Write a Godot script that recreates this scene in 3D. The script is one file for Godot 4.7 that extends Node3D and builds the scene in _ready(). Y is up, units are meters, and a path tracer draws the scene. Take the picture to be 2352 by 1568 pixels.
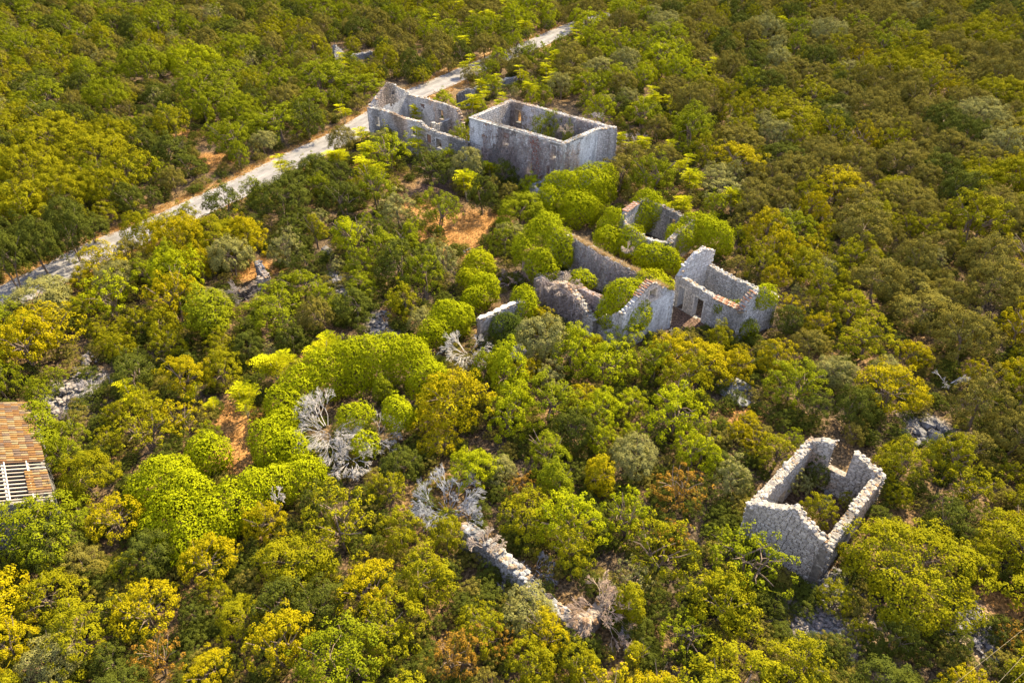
extends Node3D
# Abandoned stone hamlet overgrown by Mediterranean scrub, seen from the air.
# Survey: the photograph's plan coordinates (px in a 2352 x 1568 print) are turned into metres on the ground by at().
const HC := 38.0
const FOC := 1770.0 / 2500.0 * 2352.0
const PITCH := 35.2
var rng := RandomNumberGenerator.new()
var ns := FastNoiseLite.new()
var used := {}
var M := {}
var lib := {}
var rocks: Array[ArrayMesh] = []
var plants: Array = []
var clear: Array = []
var polys: Array = []
var road := PackedVector2Array()
var patches: Array = []
var marks: Array = []

class MB:
	var v := PackedVector3Array()
	var n := PackedVector3Array()
	var c := PackedColorArray()
	var x := PackedInt32Array()
	func quad(a: Vector3, b: Vector3, e: Vector3, d: Vector3, col: Color) -> void:
		var k := v.size()
		var m := (b - a).cross(e - a)
		if m.length_squared() < 1e-14:
			m = (e - a).cross(d - a)
		m = m.normalized()
		v.append(a); v.append(b); v.append(e); v.append(d)
		for i in 4:
			n.append(m)
			c.append(col)
		x.append(k); x.append(k + 2); x.append(k + 1); x.append(k); x.append(k + 3); x.append(k + 2)
	func tri(a: Vector3, b: Vector3, e: Vector3, col: Color) -> void:
		var k := v.size()
		var m := (b - a).cross(e - a).normalized()
		v.append(a); v.append(b); v.append(e)
		for i in 3:
			n.append(m)
			c.append(col)
		x.append(k); x.append(k + 2); x.append(k + 1)
	func leaf(p: Vector3, m: Vector3, t: Vector3, l: float, w: float, col: Color) -> void:
		var k := v.size()
		var b := m.cross(t)
		var tl := t * (l * 0.5)
		var bw := b * (w * 0.5)
		v.append(p - tl); v.append(p - bw); v.append(p + tl); v.append(p + bw)
		n.append(m); n.append(m); n.append(m); n.append(m)
		c.append(col); c.append(col); c.append(col); c.append(col)
		x.append(k); x.append(k + 2); x.append(k + 1); x.append(k); x.append(k + 3); x.append(k + 2)
	func box(o: Vector3, a: Vector3, b: Vector3, e: Vector3, col: Color) -> void:
		var p := []
		for i in 8:
			p.append(o + a * (1.0 if i & 1 else -1.0) + b * (1.0 if i & 2 else -1.0) + e * (1.0 if i & 4 else -1.0))
		quad(p[4], p[5], p[7], p[6], col); quad(p[1], p[0], p[2], p[3], col)
		quad(p[5], p[1], p[3], p[7], col); quad(p[0], p[4], p[6], p[2], col)
		quad(p[6], p[7], p[3], p[2], col); quad(p[0], p[1], p[5], p[4], col)
	func tube(pts: Array, r0: float, r1: float, sides: int, col: Color) -> void:
		var rings := []
		for i in pts.size():
			var d: Vector3 = (pts[mini(i + 1, pts.size() - 1)] - pts[maxi(i - 1, 0)]).normalized()
			var s := d.cross(Vector3(0.31, 0.2, 0.93)).normalized()
			var t := d.cross(s)
			var r := lerpf(r0, r1, float(i) / (pts.size() - 1))
			var ring := []
			for j in sides:
				var q := TAU * j / sides
				ring.append(pts[i] + (s * cos(q) + t * sin(q)) * r)
			rings.append(ring)
		for i in pts.size() - 1:
			for j in sides:
				var k := (j + 1) % sides
				quad(rings[i][j], rings[i][k], rings[i + 1][k], rings[i + 1][j], col)
	func done() -> ArrayMesh:
		var a := []
		a.resize(Mesh.ARRAY_MAX)
		a[Mesh.ARRAY_VERTEX] = v
		a[Mesh.ARRAY_NORMAL] = n
		a[Mesh.ARRAY_COLOR] = c
		a[Mesh.ARRAY_INDEX] = x
		var m := ArrayMesh.new()
		if v.size():
			m.add_surface_from_arrays(Mesh.PRIMITIVE_TRIANGLES, a)
		return m

# ---------------------------------------------------------------- survey
func at(px: float, py: float, h := 0.0) -> Vector3:
	var u := (px - 1176.0) / FOC
	var w := (py - 784.0) / FOC
	var s := sin(deg_to_rad(PITCH))
	var c := cos(deg_to_rad(PITCH))
	var d := Vector3(u, -s - w * c, -c + w * s)
	return Vector3(0, HC, 0) + d * ((h - HC) / d.y)

func seen_at(p: Vector3) -> Vector3:   # plan px of a point, and its distance along the view
	var s := sin(deg_to_rad(PITCH))
	var c := cos(deg_to_rad(PITCH))
	var y := p.y - HC
	var f := -s * y - c * p.z
	return Vector3(1176.0 + FOC * p.x / f, 784.0 - FOC * (c * y - s * p.z) / f, f)

# ---------------------------------------------------------------- naming
func numbered(s: String) -> String:
	var k: int = used.get(s, 0)
	used[s] = k + 1
	return s if k == 0 else "%s_%03d" % [s, k]

func tag(o: Node, label: String, category: String, group := "", kind := "") -> void:
	if label: o.set_meta("label", label)
	if category: o.set_meta("category", category)
	if group: o.set_meta("group", group)
	if kind: o.set_meta("kind", kind)

func thing(called: String, pos: Vector3, label := "", category := "", group := "") -> Node3D:
	var o := Node3D.new()
	o.name = numbered(called)
	o.position = pos
	add_child(o, true)
	tag(o, label, category, group)
	return o

func part(called: String, mesh: Mesh, mat: Material, parent: Node, kind := "") -> MeshInstance3D:
	var o := MeshInstance3D.new()
	o.name = called if parent != self else numbered(called)
	if parent != self:
		var k := "%d/%s" % [parent.get_instance_id(), called]
		var q: int = used.get(k, 0)
		used[k] = q + 1
		if q: o.name = "%s_%03d" % [called, q]
	o.mesh = mesh
	o.material_override = mat
	parent.add_child(o, true)
	if kind: o.set_meta("kind", kind)
	return o

func many(called: String, mesh: Mesh, mat: Material, where: Array, parent: Node, cols := PackedColorArray()) -> MultiMeshInstance3D:
	var mm := MultiMesh.new()
	mm.transform_format = MultiMesh.TRANSFORM_3D
	mm.use_colors = cols.size() > 0
	mm.instance_count = where.size()
	mm.mesh = mesh
	for i in where.size():
		mm.set_instance_transform(i, where[i])
		if cols.size(): mm.set_instance_color(i, cols[i])
	var o := MultiMeshInstance3D.new()
	o.name = called
	o.multimesh = mm
	o.material_override = mat
	o.set_meta("kind", "stuff")
	parent.add_child(o, true)
	return o

# ---------------------------------------------------------------- materials
func lin(r: float, g: float, b: float) -> Color:
	return Color(r, g, b).linear_to_srgb()

func noise_tex(freq: float, lo: float, hi: float, sd: int, oct := 4, normal := false) -> NoiseTexture2D:
	var f := FastNoiseLite.new()
	f.seed = sd
	f.frequency = freq
	f.fractal_octaves = oct
	var t := NoiseTexture2D.new()
	t.width = 512
	t.height = 512
	t.seamless = true
	t.noise = f
	if normal:
		t.as_normal_map = true
		t.bump_strength = 6.0
	else:
		var gr := Gradient.new()
		gr.colors = PackedColorArray([Color(lo, lo, lo), Color(hi, hi, hi)])
		gr.offsets = PackedFloat32Array([0.25, 0.75])
		t.color_ramp = gr
	return t

func mat(rough := 0.9, spec := 0.3) -> StandardMaterial3D:
	var m := StandardMaterial3D.new()
	m.vertex_color_use_as_albedo = true
	m.roughness = rough
	m.metallic_specular = spec
	return m

func grained(tex: Texture2D, sc: float, bump: Texture2D = null) -> StandardMaterial3D:
	var m := mat(0.95, 0.2)
	m.albedo_texture = tex
	m.uv1_triplanar = true
	m.uv1_world_triplanar = true
	m.uv1_scale = Vector3(sc, sc, sc)
	if bump:
		m.normal_enabled = true
		m.normal_texture = bump
		m.normal_scale = 0.8
	return m

func leafy(c: Color, through := 0.42) -> StandardMaterial3D:
	var m := mat(0.8, 0.05)
	m.albedo_color = c.linear_to_srgb()
	m.cull_mode = BaseMaterial3D.CULL_DISABLED
	m.backlight_enabled = true
	m.backlight = Color(through, through, through)
	return m

const TINTS := {
	"olive": Color(0.155, 0.136, 0.026), "moss": Color(0.190, 0.184, 0.006), "green": Color(0.155, 0.178, 0.007), "bright": Color(0.235, 0.262, 0.006),
	"gold": Color(0.270, 0.228, 0.005), "dark": Color(0.072, 0.086, 0.013), "sage": Color(0.205, 0.200, 0.064), "rust": Color(0.240, 0.135, 0.020), "lime": Color(0.280, 0.292, 0.006),
	"ivy": Color(0.240, 0.266, 0.005), "ivydark": Color(0.060, 0.082, 0.011)}

func make_materials() -> void:
	for t in TINTS:
		M[t] = leafy(TINTS[t])
	var st := noise_tex(0.02, 0.76, 1.0, 3, 5)
	M.stone = grained(st, 0.35, noise_tex(0.05, 0, 1, 8, 4, true))
	M.ground = grained(noise_tex(0.03, 0.55, 1.0, 5, 5), 0.22, noise_tex(0.06, 0, 1, 9, 5, true))
	M.road = grained(noise_tex(0.05, 0.8, 1.0, 6, 4), 0.3)
	M.bark = mat(0.95, 0.15)
	M.dead = mat(0.9, 0.2)
	M.tile = grained(noise_tex(0.04, 0.6, 1.0, 7, 4), 1.2)
	M.grass = mat(0.8, 0.2)
	M.grass.cull_mode = BaseMaterial3D.CULL_DISABLED
	M.grass.backlight_enabled = true
	M.grass.backlight = Color(0.6, 0.6, 0.6)
	M.wood = mat(0.85, 0.2)
	M.cable = mat(0.6, 0.3)

# ---------------------------------------------------------------- small shapes
func rv() -> Vector3:
	return Vector3(rng.randf_range(-1, 1), rng.randf_range(-1, 1), rng.randf_range(-1, 1))

func rdir() -> Vector3:
	var z := rng.randf_range(-1, 1)
	var a := rng.randf() * TAU
	var r := sqrt(1.0 - z * z)
	return Vector3(r * cos(a), z, r * sin(a))

const ICO := [[0, 11, 5], [0, 5, 1], [0, 1, 7], [0, 7, 10], [0, 10, 11], [1, 5, 9], [5, 11, 4], [11, 10, 2], [10, 7, 6], [7, 1, 8], [3, 9, 4], [3, 4, 2], [3, 2, 6], [3, 6, 8], [3, 8, 9], [4, 9, 5], [2, 4, 11], [6, 2, 10], [8, 6, 7], [9, 8, 1]]

func rock(mb: MB, o: Vector3, a: Vector3, b: Vector3, e: Vector3, col: Color, rough := 0.22) -> void:
	var g := 1.618 / 1.9
	var h := 1.0 / 1.9
	var p := [Vector3(-h, g, 0), Vector3(h, g, 0), Vector3(-h, -g, 0), Vector3(h, -g, 0), Vector3(0, -h, g), Vector3(0, h, g), Vector3(0, -h, -g), Vector3(0, h, -g), Vector3(g, 0, -h), Vector3(g, 0, h), Vector3(-g, 0, -h), Vector3(-g, 0, h)]
	for i in 12:
		var q: Vector3 = p[i] + rv() * rough
		p[i] = o + a * q.x + b * q.y + e * q.z
	for f in ICO:
		mb.tri(p[f[0]], p[f[1]], p[f[2]], col)

# a squared face stone: back at the wall, front chamfered and uneven
func block(mb: MB, o: Vector3, a: Vector3, b: Vector3, e: Vector3, col: Color) -> void:
	var bk := []
	var fr := []
	for q in [Vector2(-1, -1), Vector2(1, -1), Vector2(1, 1), Vector2(-1, 1)]:
		var j := Vector2(q.x * (1.0 - rng.randf() * 0.14), q.y * (1.0 - rng.randf() * 0.16))
		bk.append(o + a * j.x + b * j.y)
		fr.append(o + a * j.x * 0.84 + b * j.y * 0.8 + e * rng.randf_range(0.75, 1.2))
	var flip := a.cross(b).dot(e) < 0
	for i in 4:
		var k := (i + 1) % 4
		if flip: mb.quad(bk[k], bk[i], fr[i], fr[k], col)
		else: mb.quad(bk[i], bk[k], fr[k], fr[i], col)
	if flip: mb.quad(fr[3], fr[2], fr[1], fr[0], col)
	else: mb.quad(fr[0], fr[1], fr[2], fr[3], col)

# ---------------------------------------------------------------- foliage
# clumps: [centre, radius, outward]; leaves lie on the free sides of every clump
func leaves(mb: MB, cl: Array, cover: float, size: float, vary := 0.3, warm := 0.25, wide := 0.75, scatter := 0.62) -> void:
	for i in cl.size():
		var o: Vector3 = cl[i][0]
		var r: float = cl[i][1]
		var out: Vector3 = cl[i][2]
		var near := []
		for j in cl.size():
			if j != i and o.distance_squared_to(cl[j][0]) < pow(r + cl[j][1], 2):
				near.append(j)
		var w := rng.randf() * warm
		var base := rng.randf_range(1.0 - vary, 1.0)
		var cnt := int(cover * r * r * 8.0 / (size * size * wide * 0.5))
		for k in cnt:
			var d := rdir()
			if d.dot(out) < -0.25: continue
			var p := o + d * r * rng.randf_range(0.65, 1.12)
			var hid := false
			for j in near:
				if p.distance_squared_to(cl[j][0]) < cl[j][1] * cl[j][1] * 0.45:
					hid = true
					break
			if hid: continue
			var m := (d * 0.8 + out * 0.55 + Vector3.UP * 0.2 + rv() * scatter).normalized()
			var t := m.cross(rdir()).normalized()
			var s := size * rng.randf_range(0.6, 1.35)
			var b := base * rng.randf_range(0.78, 1.0)
			var g := rng.randf() * 0.10
			mb.leaf(p, m, t, s, s * wide, Color(b * (1.0 - g * 0.5), b * (1.0 - w * 0.22 - g * 0.4), b * (1.0 - w)))

# a crown is a few leaning boughs of unequal height, each a bunch of leaf clumps
func crown_clumps(R: float, y0: float, y1: float, nb: int, per: int, r0: float, r1: float, point := 0.3, tuft := 0.15) -> Array:
	var bo := []
	var off := rng.randf() * TAU
	for i in nb:
		var rr := R * 0.66 * sqrt((i + rng.randf() * 0.6) / nb)
		var a := off + i * 2.4 + rng.randf_range(-0.4, 0.4)
		var br := R * rng.randf_range(0.34, 0.5) * (1.0 if i else 1.15)
		var top := y1 * (1.0 - point * pow(rr / R, 1.3)) * rng.randf_range(0.8, 1.06)
		var low := y0 + rng.randf_range(0.0, 0.25) * (y1 - y0)
		bo.append([Vector3(cos(a) * rr, (top + low) * 0.5, sin(a) * rr), br, (top - low) * 0.5])
	var cl := []
	for i in nb:
		var c: Vector3 = bo[i][0]
		for k in per:
			var f := (k + 0.5) / per
			var yy := 1.0 - f * 1.5
			var a := k * 2.39996 + off * (i + 1)
			var q := sqrt(maxf(0.0, 1.0 - yy * yy)) * (1.0 - point * 0.5 * maxf(0.0, yy))
			var d := (Vector3(q * cos(a), yy, q * sin(a)) + rv() * 0.16)
			var p := c + Vector3(d.x * bo[i][1], d.y * bo[i][2], d.z * bo[i][1]) * rng.randf_range(0.78, 1.0 + tuft)
			var inside := false
			for j in nb:
				if j == i: continue
				var e: Vector3 = p - bo[j][0]
				if pow(e.x / bo[j][1], 2) + pow(e.z / bo[j][1], 2) + pow(e.y / bo[j][2], 2) < 0.5:
					inside = true
					break
			if inside: continue
			cl.append([p, rng.randf_range(r0, r1), Vector3(d.x, d.y * 0.5 + 0.45, d.z).normalized()])
	return cl

func trunk_mesh(R: float, y0: float, y1: float, col: Color) -> ArrayMesh:
	var mb := MB.new()
	var stems := 1 + rng.randi() % 3
	for s in stems:
		var a := rng.randf() * TAU
		var b := Vector3(cos(a), 0, sin(a)) * 0.05 * (stems - 1)
		var top := b + Vector3(cos(a) * R * 0.25, lerpf(y0, y1, 0.45), sin(a) * R * 0.25)
		mb.tube([b - Vector3(0, 0.3, 0), b.lerp(top, 0.5) + rv() * 0.1, top], 0.13 / sqrt(stems), 0.07, 6, col)
		for i in 5:
			var q := rng.randf() * TAU
			var e := top + Vector3(cos(q) * R * 0.6, rng.randf_range(0.0, 0.4) * (y1 - y0), sin(q) * R * 0.6)
			mb.tube([top.lerp(b, rng.randf() * 0.3), top.lerp(e, 0.5) + rv() * 0.12, e], 0.05, 0.02, 4, col)
	return mb.done()

func frond(mb: MB, p: Vector3, d: Vector3, l: float, col: Color) -> void:
	var pts := []
	var side := d.cross(Vector3.UP).normalized()
	for i in 7:
		var f := i / 6.0
		pts.append(p + d * l * f + Vector3.DOWN * l * 0.42 * f * f)
	mb.tube([pts[0], pts[3], pts[6]], 0.012, 0.006, 3, Color(0.8, 0.7, 0.6))
	for i in range(1, 7):
		for s in [-1.0, 1.0]:
			var t: Vector3 = (side * s + d * 0.45 + Vector3.DOWN * 0.25 + rv() * 0.12).normalized()
			var m = t.cross(d).normalized() * -s
			if m.y < 0: m = -m
			var ll := l * 0.3 * (1.15 - absf(i - 3.0) * 0.13)
			mb.leaf(pts[i] + t * ll * 0.5 + rv() * 0.02, (m + rv() * 0.2).normalized().cross(t).cross(t).normalized() * -1.0, t, ll, ll * 0.34, col * rng.randf_range(0.8, 1.0))

func make_library() -> void:
	var bark := Color(0.16, 0.12, 0.09)
	# family: [variants], each {crown, trunk, r, h}
	# variants, radius, base, top, boughs, clumps each, clump radii, leaf, pointedness, tufts, cover
	var spec := {
		"OAK": [4, 2.35, 0.5, 4.3, 8, 23, 0.24, 0.42, 0.098, 0.35, 0.16, 0.8],
		"BUSH": [5, 2.1, 0.3, 4.5, 7, 22, 0.17, 0.34, 0.098, 0.45, 0.42, 0.8],
		"BROAD": [3, 2.6, 0.8, 4.7, 9, 21, 0.20, 0.42, 0.12, 0.3, 0.35, 0.72],
		"UPRIGHT": [2, 1.5, 0.2, 4.7, 3, 36, 0.18, 0.32, 0.095, 0.6, 0.35, 0.85],
		"BIG": [1, 4.0, 0.6, 5.4, 20, 24, 0.28, 0.5, 0.115, 0.4, 0.2, 0.75],
		"LOOSE": [3, 2.2, 0.5, 3.9, 9, 14, 0.14, 0.29, 0.11, 0.3, 0.5, 0.7]}
	for f in spec:
		var q: Array = spec[f]
		lib[f] = []
		for i in int(q[0]):
			var mb := MB.new()
			var cl := crown_clumps(q[1], q[2], q[3], q[4] + rng.randi() % 3 - 1, q[5], q[6], q[7], q[9], q[10])
			leaves(mb, cl, q[11], q[8], 0.22, 0.3, 0.8)
			for k in (30 if f == "LOOSE" else 14):
				var p: Vector3 = cl[rng.randi() % cl.size()][0]
				mb.tube([Vector3(p.x * 0.2, q[3] * 0.3, p.z * 0.2), p * 0.6 + Vector3(0, 0.3, 0), p * (1.04 if f == "LOOSE" else 0.97)], 0.03, 0.012, 3, Color(0.75, 0.7, 1.0))
			lib[f].append({"crown": mb.done(), "trunk": trunk_mesh(q[1], q[2], q[3], bark), "r": q[1], "h": q[3]})
	lib["AIL"] = []
	for i in 3:
		var mb := MB.new()
		var tb := MB.new()
		for s in 3 + i:
			var a := rng.randf() * TAU
			var b := Vector3(cos(a), 0, sin(a)) * 0.03
			var h := rng.randf_range(1.7, 3.2)
			var top := b + Vector3(cos(a), 0, sin(a)) * rng.randf_range(0.1, 0.9) + Vector3(0, h, 0)
			tb.tube([b - Vector3(0, 0.2, 0), b.lerp(top, 0.5) + rv() * 0.05, top], 0.045, 0.025, 5, Color(0.3, 0.26, 0.18))
			for lv in 2:
				for k in 9:
					var q := TAU * k / 9.0 + rng.randf() * 0.4
					var d := Vector3(cos(q), rng.randf_range(0.25, 1.0), sin(q)).normalized()
					frond(mb, top - Vector3(0, lv * 0.55, 0), d, rng.randf_range(0.75, 1.1), Color(1, rng.randf_range(0.9, 1.0), 0.8))
		lib["AIL"].append({"crown": mb.done(), "trunk": tb.done(), "r": 1.35, "h": 3.0})

func ivy_mesh(blobs: Array, o: Vector3, size := 0.118, dens := 0.5, lump := 0.27) -> ArrayMesh:   # blobs: [centre, rx, ry, rz]
	var mb := MB.new()
	var cl := []
	var parts := []
	for b in blobs:
		for i in 10:
			var k := rng.randf_range(0.3, 0.56)
			var dd := rdir()
			var far := rng.randf_range(0.35, 0.72)
			var sh := Vector3(dd.x * b[1], (dd.y * 0.9 - 0.1) * b[2], dd.z * b[3]) * far
			if i == 0:
				k = 0.84
				sh = Vector3(0, -0.1 * b[2], 0)
			parts.append([b[0] + sh, b[1] * k, b[2] * k * rng.randf_range(0.85, 1.2), b[3] * k])
	blobs = parts
	for b in blobs:
		var c: Vector3 = b[0] - o
		var area: float = (b[1] * b[3] + b[1] * b[2] + b[2] * b[3]) / 3.0 * 4.0 * PI
		var cnt := int(area / (lump * lump * 1.5))
		for i in cnt:
			var yy := 1.0 - (i + 0.5) / cnt * 1.6
			var a := i * 2.39996
			var q := sqrt(1.0 - yy * yy)
			var d := Vector3(q * cos(a), yy, q * sin(a))
			var w := 1.0 + 0.55 * ns.get_noise_3d(c.x * 20 + d.x * b[1] * 38, d.y * b[2] * 38, c.z * 20 + d.z * b[3] * 38) + 0.14 * rng.randf()
			var p := c + Vector3(d.x * b[1], d.y * b[2], d.z * b[3]) * w
			if p.y + o.y < 0.0: continue
			var inside := false
			for e in blobs:
				if is_same(e, b): continue
				var z: Vector3 = p - (e[0] - o)
				if pow(z.x / e[1], 2) + pow(z.y / e[2], 2) + pow(z.z / e[3], 2) < 0.7:
					inside = true
					break
			if not inside:
				var out := Vector3(d.x / b[1], d.y / b[2], d.z / b[3]).normalized()
				cl.append([p, lump * rng.randf_range(0.6, 1.4), out])
				if rng.randf() < 0.12:   # shoots standing off the mass or hanging from it
					var e := (out + Vector3.UP * rng.randf_range(-0.9, 0.8) + rv() * 0.4).normalized()
					cl.append([p + e * rng.randf_range(0.25, 0.5), rng.randf_range(0.1, 0.2), e])
	leaves(mb, cl, dens, size, 0.3, 0.16, 0.85, 0.45)
	return mb.done()

func ivy(label: String, spots: Array, tint := "ivy", called := "ivy_mound", group := "ivy growing over the ruins", hang := 0.0) -> void:
	# spots: plan px of the top centre, height of the crown's middle, half-sizes in metres
	var blobs := []
	var o := at(spots[0][0], spots[0][1], spots[0][2])
	o.y = 0
	for s in spots:
		var c := at(s[0], s[1], s[2])
		blobs.append([c, s[3], s[4], s[5]])
		var px := seen_at(c)
		clear.append([px.x, px.y, s[3] * FOC / px.z * 0.9])
	var mi := part(called, ivy_mesh(blobs, o), M[tint], self)
	mi.position = o
	tag(mi, label, "ivy", group)

# dead shrub: stems that fork outward into a haze of twigs
func twigs(mb: MB, p: Vector3, d: Vector3, l: float, r: float, lv: int, col: Color) -> void:
	var bend := rdir() * 0.22
	var mid := p + (d + bend) * l * 0.5
	var e := mid + (d - bend * 0.6 + Vector3.DOWN * 0.08) * l * 0.5
	mb.tube([p, mid, e] if lv > 0 else [p, e], r, r * 0.6, 3, col * rng.randf_range(0.6, 1.0))
	if lv == 0: return
	for i in 3 + rng.randi() % 2 + (2 if lv == 1 else 0):
		var q := ((e - mid).normalized() + rdir() * 0.55).normalized()
		twigs(mb, mid.lerp(e, rng.randf_range(0.1, 1.0)), q, l * rng.randf_range(0.5, 0.8), maxf(r * 0.58, 0.0075), lv - 1, col)

func dead_bush(px: float, py: float, h: float, R: float, col: Color, label: String, lv := 3, stems := 12, lean := Vector3.ZERO, low := 0.0) -> void:
	var c := at(px, py, h)
	var base := Vector3(c.x, low, c.z) - lean * R * 0.5
	var mb := MB.new()
	var gap := rng.randf() * TAU
	for i in int(stems * 1.35):
		var a := i * 2.39996 + rng.randf() * 0.9
		if absf(angle_difference(a, gap)) < 0.5: continue
		var d := (Vector3(cos(a), rng.randf_range(0.0, 1.6), sin(a)) + lean).normalized()
		twigs(mb, Vector3(cos(a), 0, sin(a)) * rng.randf() * 0.35 * R, d, R * rng.randf_range(0.26, 0.48), 0.03, 4 if lv >= 3 else lv + 1, col * 0.72)
	var o := part("dead_bush", mb.done(), M.dead, self)
	o.position = base
	tag(o, label, "dead bush", "leafless bushes among the ruins")
	clear.append([px, py, R * FOC / seen_at(c).z * 0.85])

# ---------------------------------------------------------------- masonry
func top_at(prof: Array, u: float) -> float:
	for i in prof.size() - 1:
		if u <= prof[i + 1].x:
			return lerpf(prof[i].y, prof[i + 1].y, clampf((u - prof[i].x) / maxf(0.001, prof[i + 1].x - prof[i].x), 0, 1))
	return prof[-1].y

func wall(house: Node3D, a2: Vector2, b2: Vector2, t: float, prof: Array, ops: Array, st: Dictionary) -> Node3D:
	var P := house.position
	var A := Vector3(a2.x, 0, a2.y) - P
	var B := Vector3(b2.x, 0, b2.y) - P
	var d := (B - A).normalized()
	var L := (B - A).length()
	var n := Vector3(-d.z, 0, d.x)
	if st.get("inset", true):
		var sh := n * (t * 0.5) * (1.0 if n.dot(-(A + B) * 0.5) > 0 else -1.0)
		A += sh
	var sz: float = st.get("size", 0.3)
	var col: Color = st.get("col", Color(0.36, 0.34, 0.31))
	var rag: float = st.get("rag", 0.15)
	var proud: float = st.get("proud", 0.05)
	var low: float = st.get("low", -0.3)
	var off := A.x * 3.1 + A.z * 1.7
	var top := func(u: float) -> float: return top_at(prof, u) + rag * (ns.get_noise_2d(u * 45.0 + off, 3.0) + 0.9 * snappedf(ns.get_noise_2d(u * 160.0 + off, 40.0), 0.25))
	var solid := func(u: float, y: float) -> bool:
		if u < 0 or u > L or y > top.call(u): return false
		for o in ops:
			if u > o[0] and u < o[2] and y > o[1] and y < o[3]: return false
		return true
	var tone := func(p: Vector3, k: float) -> Color:
		var q := p + P
		var s := 0.95 + 0.32 * ns.get_noise_3d(q.x * 11, q.y * 5, q.z * 11)
		var w := ns.get_noise_3d(q.x * 25 + 90, q.y * 25, q.z * 25) * 0.07
		s *= k
		var rust := clampf((ns.get_noise_3d(q.x * 7 + 300, q.y * 4, q.z * 7) - 0.12) * 3.0, 0, 0.55)
		var grime := clampf((ns.get_noise_3d(q.x * 16, q.y * 3 + 200, q.z * 16) - 0.1) * 2.6, 0, 0.5)
		s *= 1.0 - grime
		return Color(clampf(col.r * s * (1 + w), 0, 1), clampf(col.g * s * (1 - 0.3 * rust), 0, 1), clampf(col.b * s * (1 - w) * (1 - 0.55 * rust), 0, 1))
	# core
	var mb := MB.new()
	var cs := 0.2
	var nu := int(ceil(L / cs))
	cs = L / nu
	var hm := low
	for p in prof: hm = maxf(hm, p.y)
	var nv := int(ceil((hm + rag - low) / 0.2))
	var e := n * (t * 0.5 - proud)
	for i in nu:
		var u0 := i * cs
		var u1 := u0 + cs
		var j := 0
		while j < nv:
			if not solid.call((u0 + u1) * 0.5, low + (j + 0.5) * 0.2):
				j += 1
				continue
			var j0 := j
			while j < nv and solid.call((u0 + u1) * 0.5, low + (j + 0.5) * 0.2): j += 1
			var y0 := low + j0 * 0.2
			var y1 := low + j * 0.2
			var ya := y1
			var yb := y1
			if not solid.call((u0 + u1) * 0.5, y1 + 0.12) and y1 + 0.25 > top.call((u0 + u1) * 0.5):
				ya = maxf(y0 + 0.02, top.call(u0))
				yb = maxf(y0 + 0.02, top.call(u1))
			var k: Color = tone.call(A + d * u0 + Vector3.UP * y1, 0.62)
			var p0 := A + d * u0
			var p1 := A + d * u1
			var U := Vector3.UP
			mb.quad(p1 + e + U * y0, p0 + e + U * y0, p0 + e + U * ya, p1 + e + U * yb, k)
			mb.quad(p0 - e + U * y0, p1 - e + U * y0, p1 - e + U * yb, p0 - e + U * ya, k)
			mb.quad(p0 + e + U * ya, p0 - e + U * ya, p1 - e + U * yb, p1 + e + U * yb, k)
			mb.quad(p0 - e + U * y0, p0 + e + U * y0, p1 + e + U * y0, p1 - e + U * y0, k)
			if not solid.call(u0 - cs * 0.5, (y0 + y1) * 0.5):
				mb.quad(p0 - e + U * y0, p0 - e + U * ya, p0 + e + U * ya, p0 + e + U * y0, k)
			if not solid.call(u1 + cs * 0.5, (y0 + y1) * 0.5):
				mb.quad(p1 + e + U * y0, p1 + e + U * yb, p1 - e + U * yb, p1 - e + U * y0, k)
	var w := part(st.get("name", "wall"), mb.done(), M.stone, house)
	# face stones, course by course
	var sb := MB.new()
	var list: Array = st.get("list", [])
	var pick: bool = st.has("list")
	for s in [-1.0, 1.0]:
		var y := low
		while y < hm + 0.2:
			var ch := sz * rng.randf_range(0.42, 0.78)
			var u := -rng.randf() * sz * 0.5
			while u < L:
				var cw := sz * rng.randf_range(0.6, 1.5)
				var uc := clampf(u + cw * 0.5, 0.05, L - 0.05)
				var yc := y + ch * 0.5 + rng.randf_range(-0.02, 0.02)
				var ok: bool = solid.call(uc, yc + ch * 0.25)
				if ok:
					for o in ops:
						if uc + cw * 0.3 > o[0] and uc - cw * 0.3 < o[2] and yc + ch * 0.2 > o[1] and yc - ch * 0.2 < o[3]: ok = false
				if ok and rng.randf() > st.get("skip", 0.0):
					var p: Vector3 = A + d * uc + Vector3.UP * yc + n * s * (t * 0.5 - proud)
					var kk: Color = tone.call(p, rng.randf_range(0.78, 1.12))
					if pick:
						list.append([w, p, d * (cw * 0.47), Vector3.UP * (ch * 0.46), n * s * proud, kk, cw * ch])
					else:
						block(sb, p, d * (cw * 0.47), Vector3.UP * (ch * 0.46), n * s * (proud + 0.01), kk)
				u += cw
			y += ch
	# loose stones along the broken top
	var u := 0.0
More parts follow.
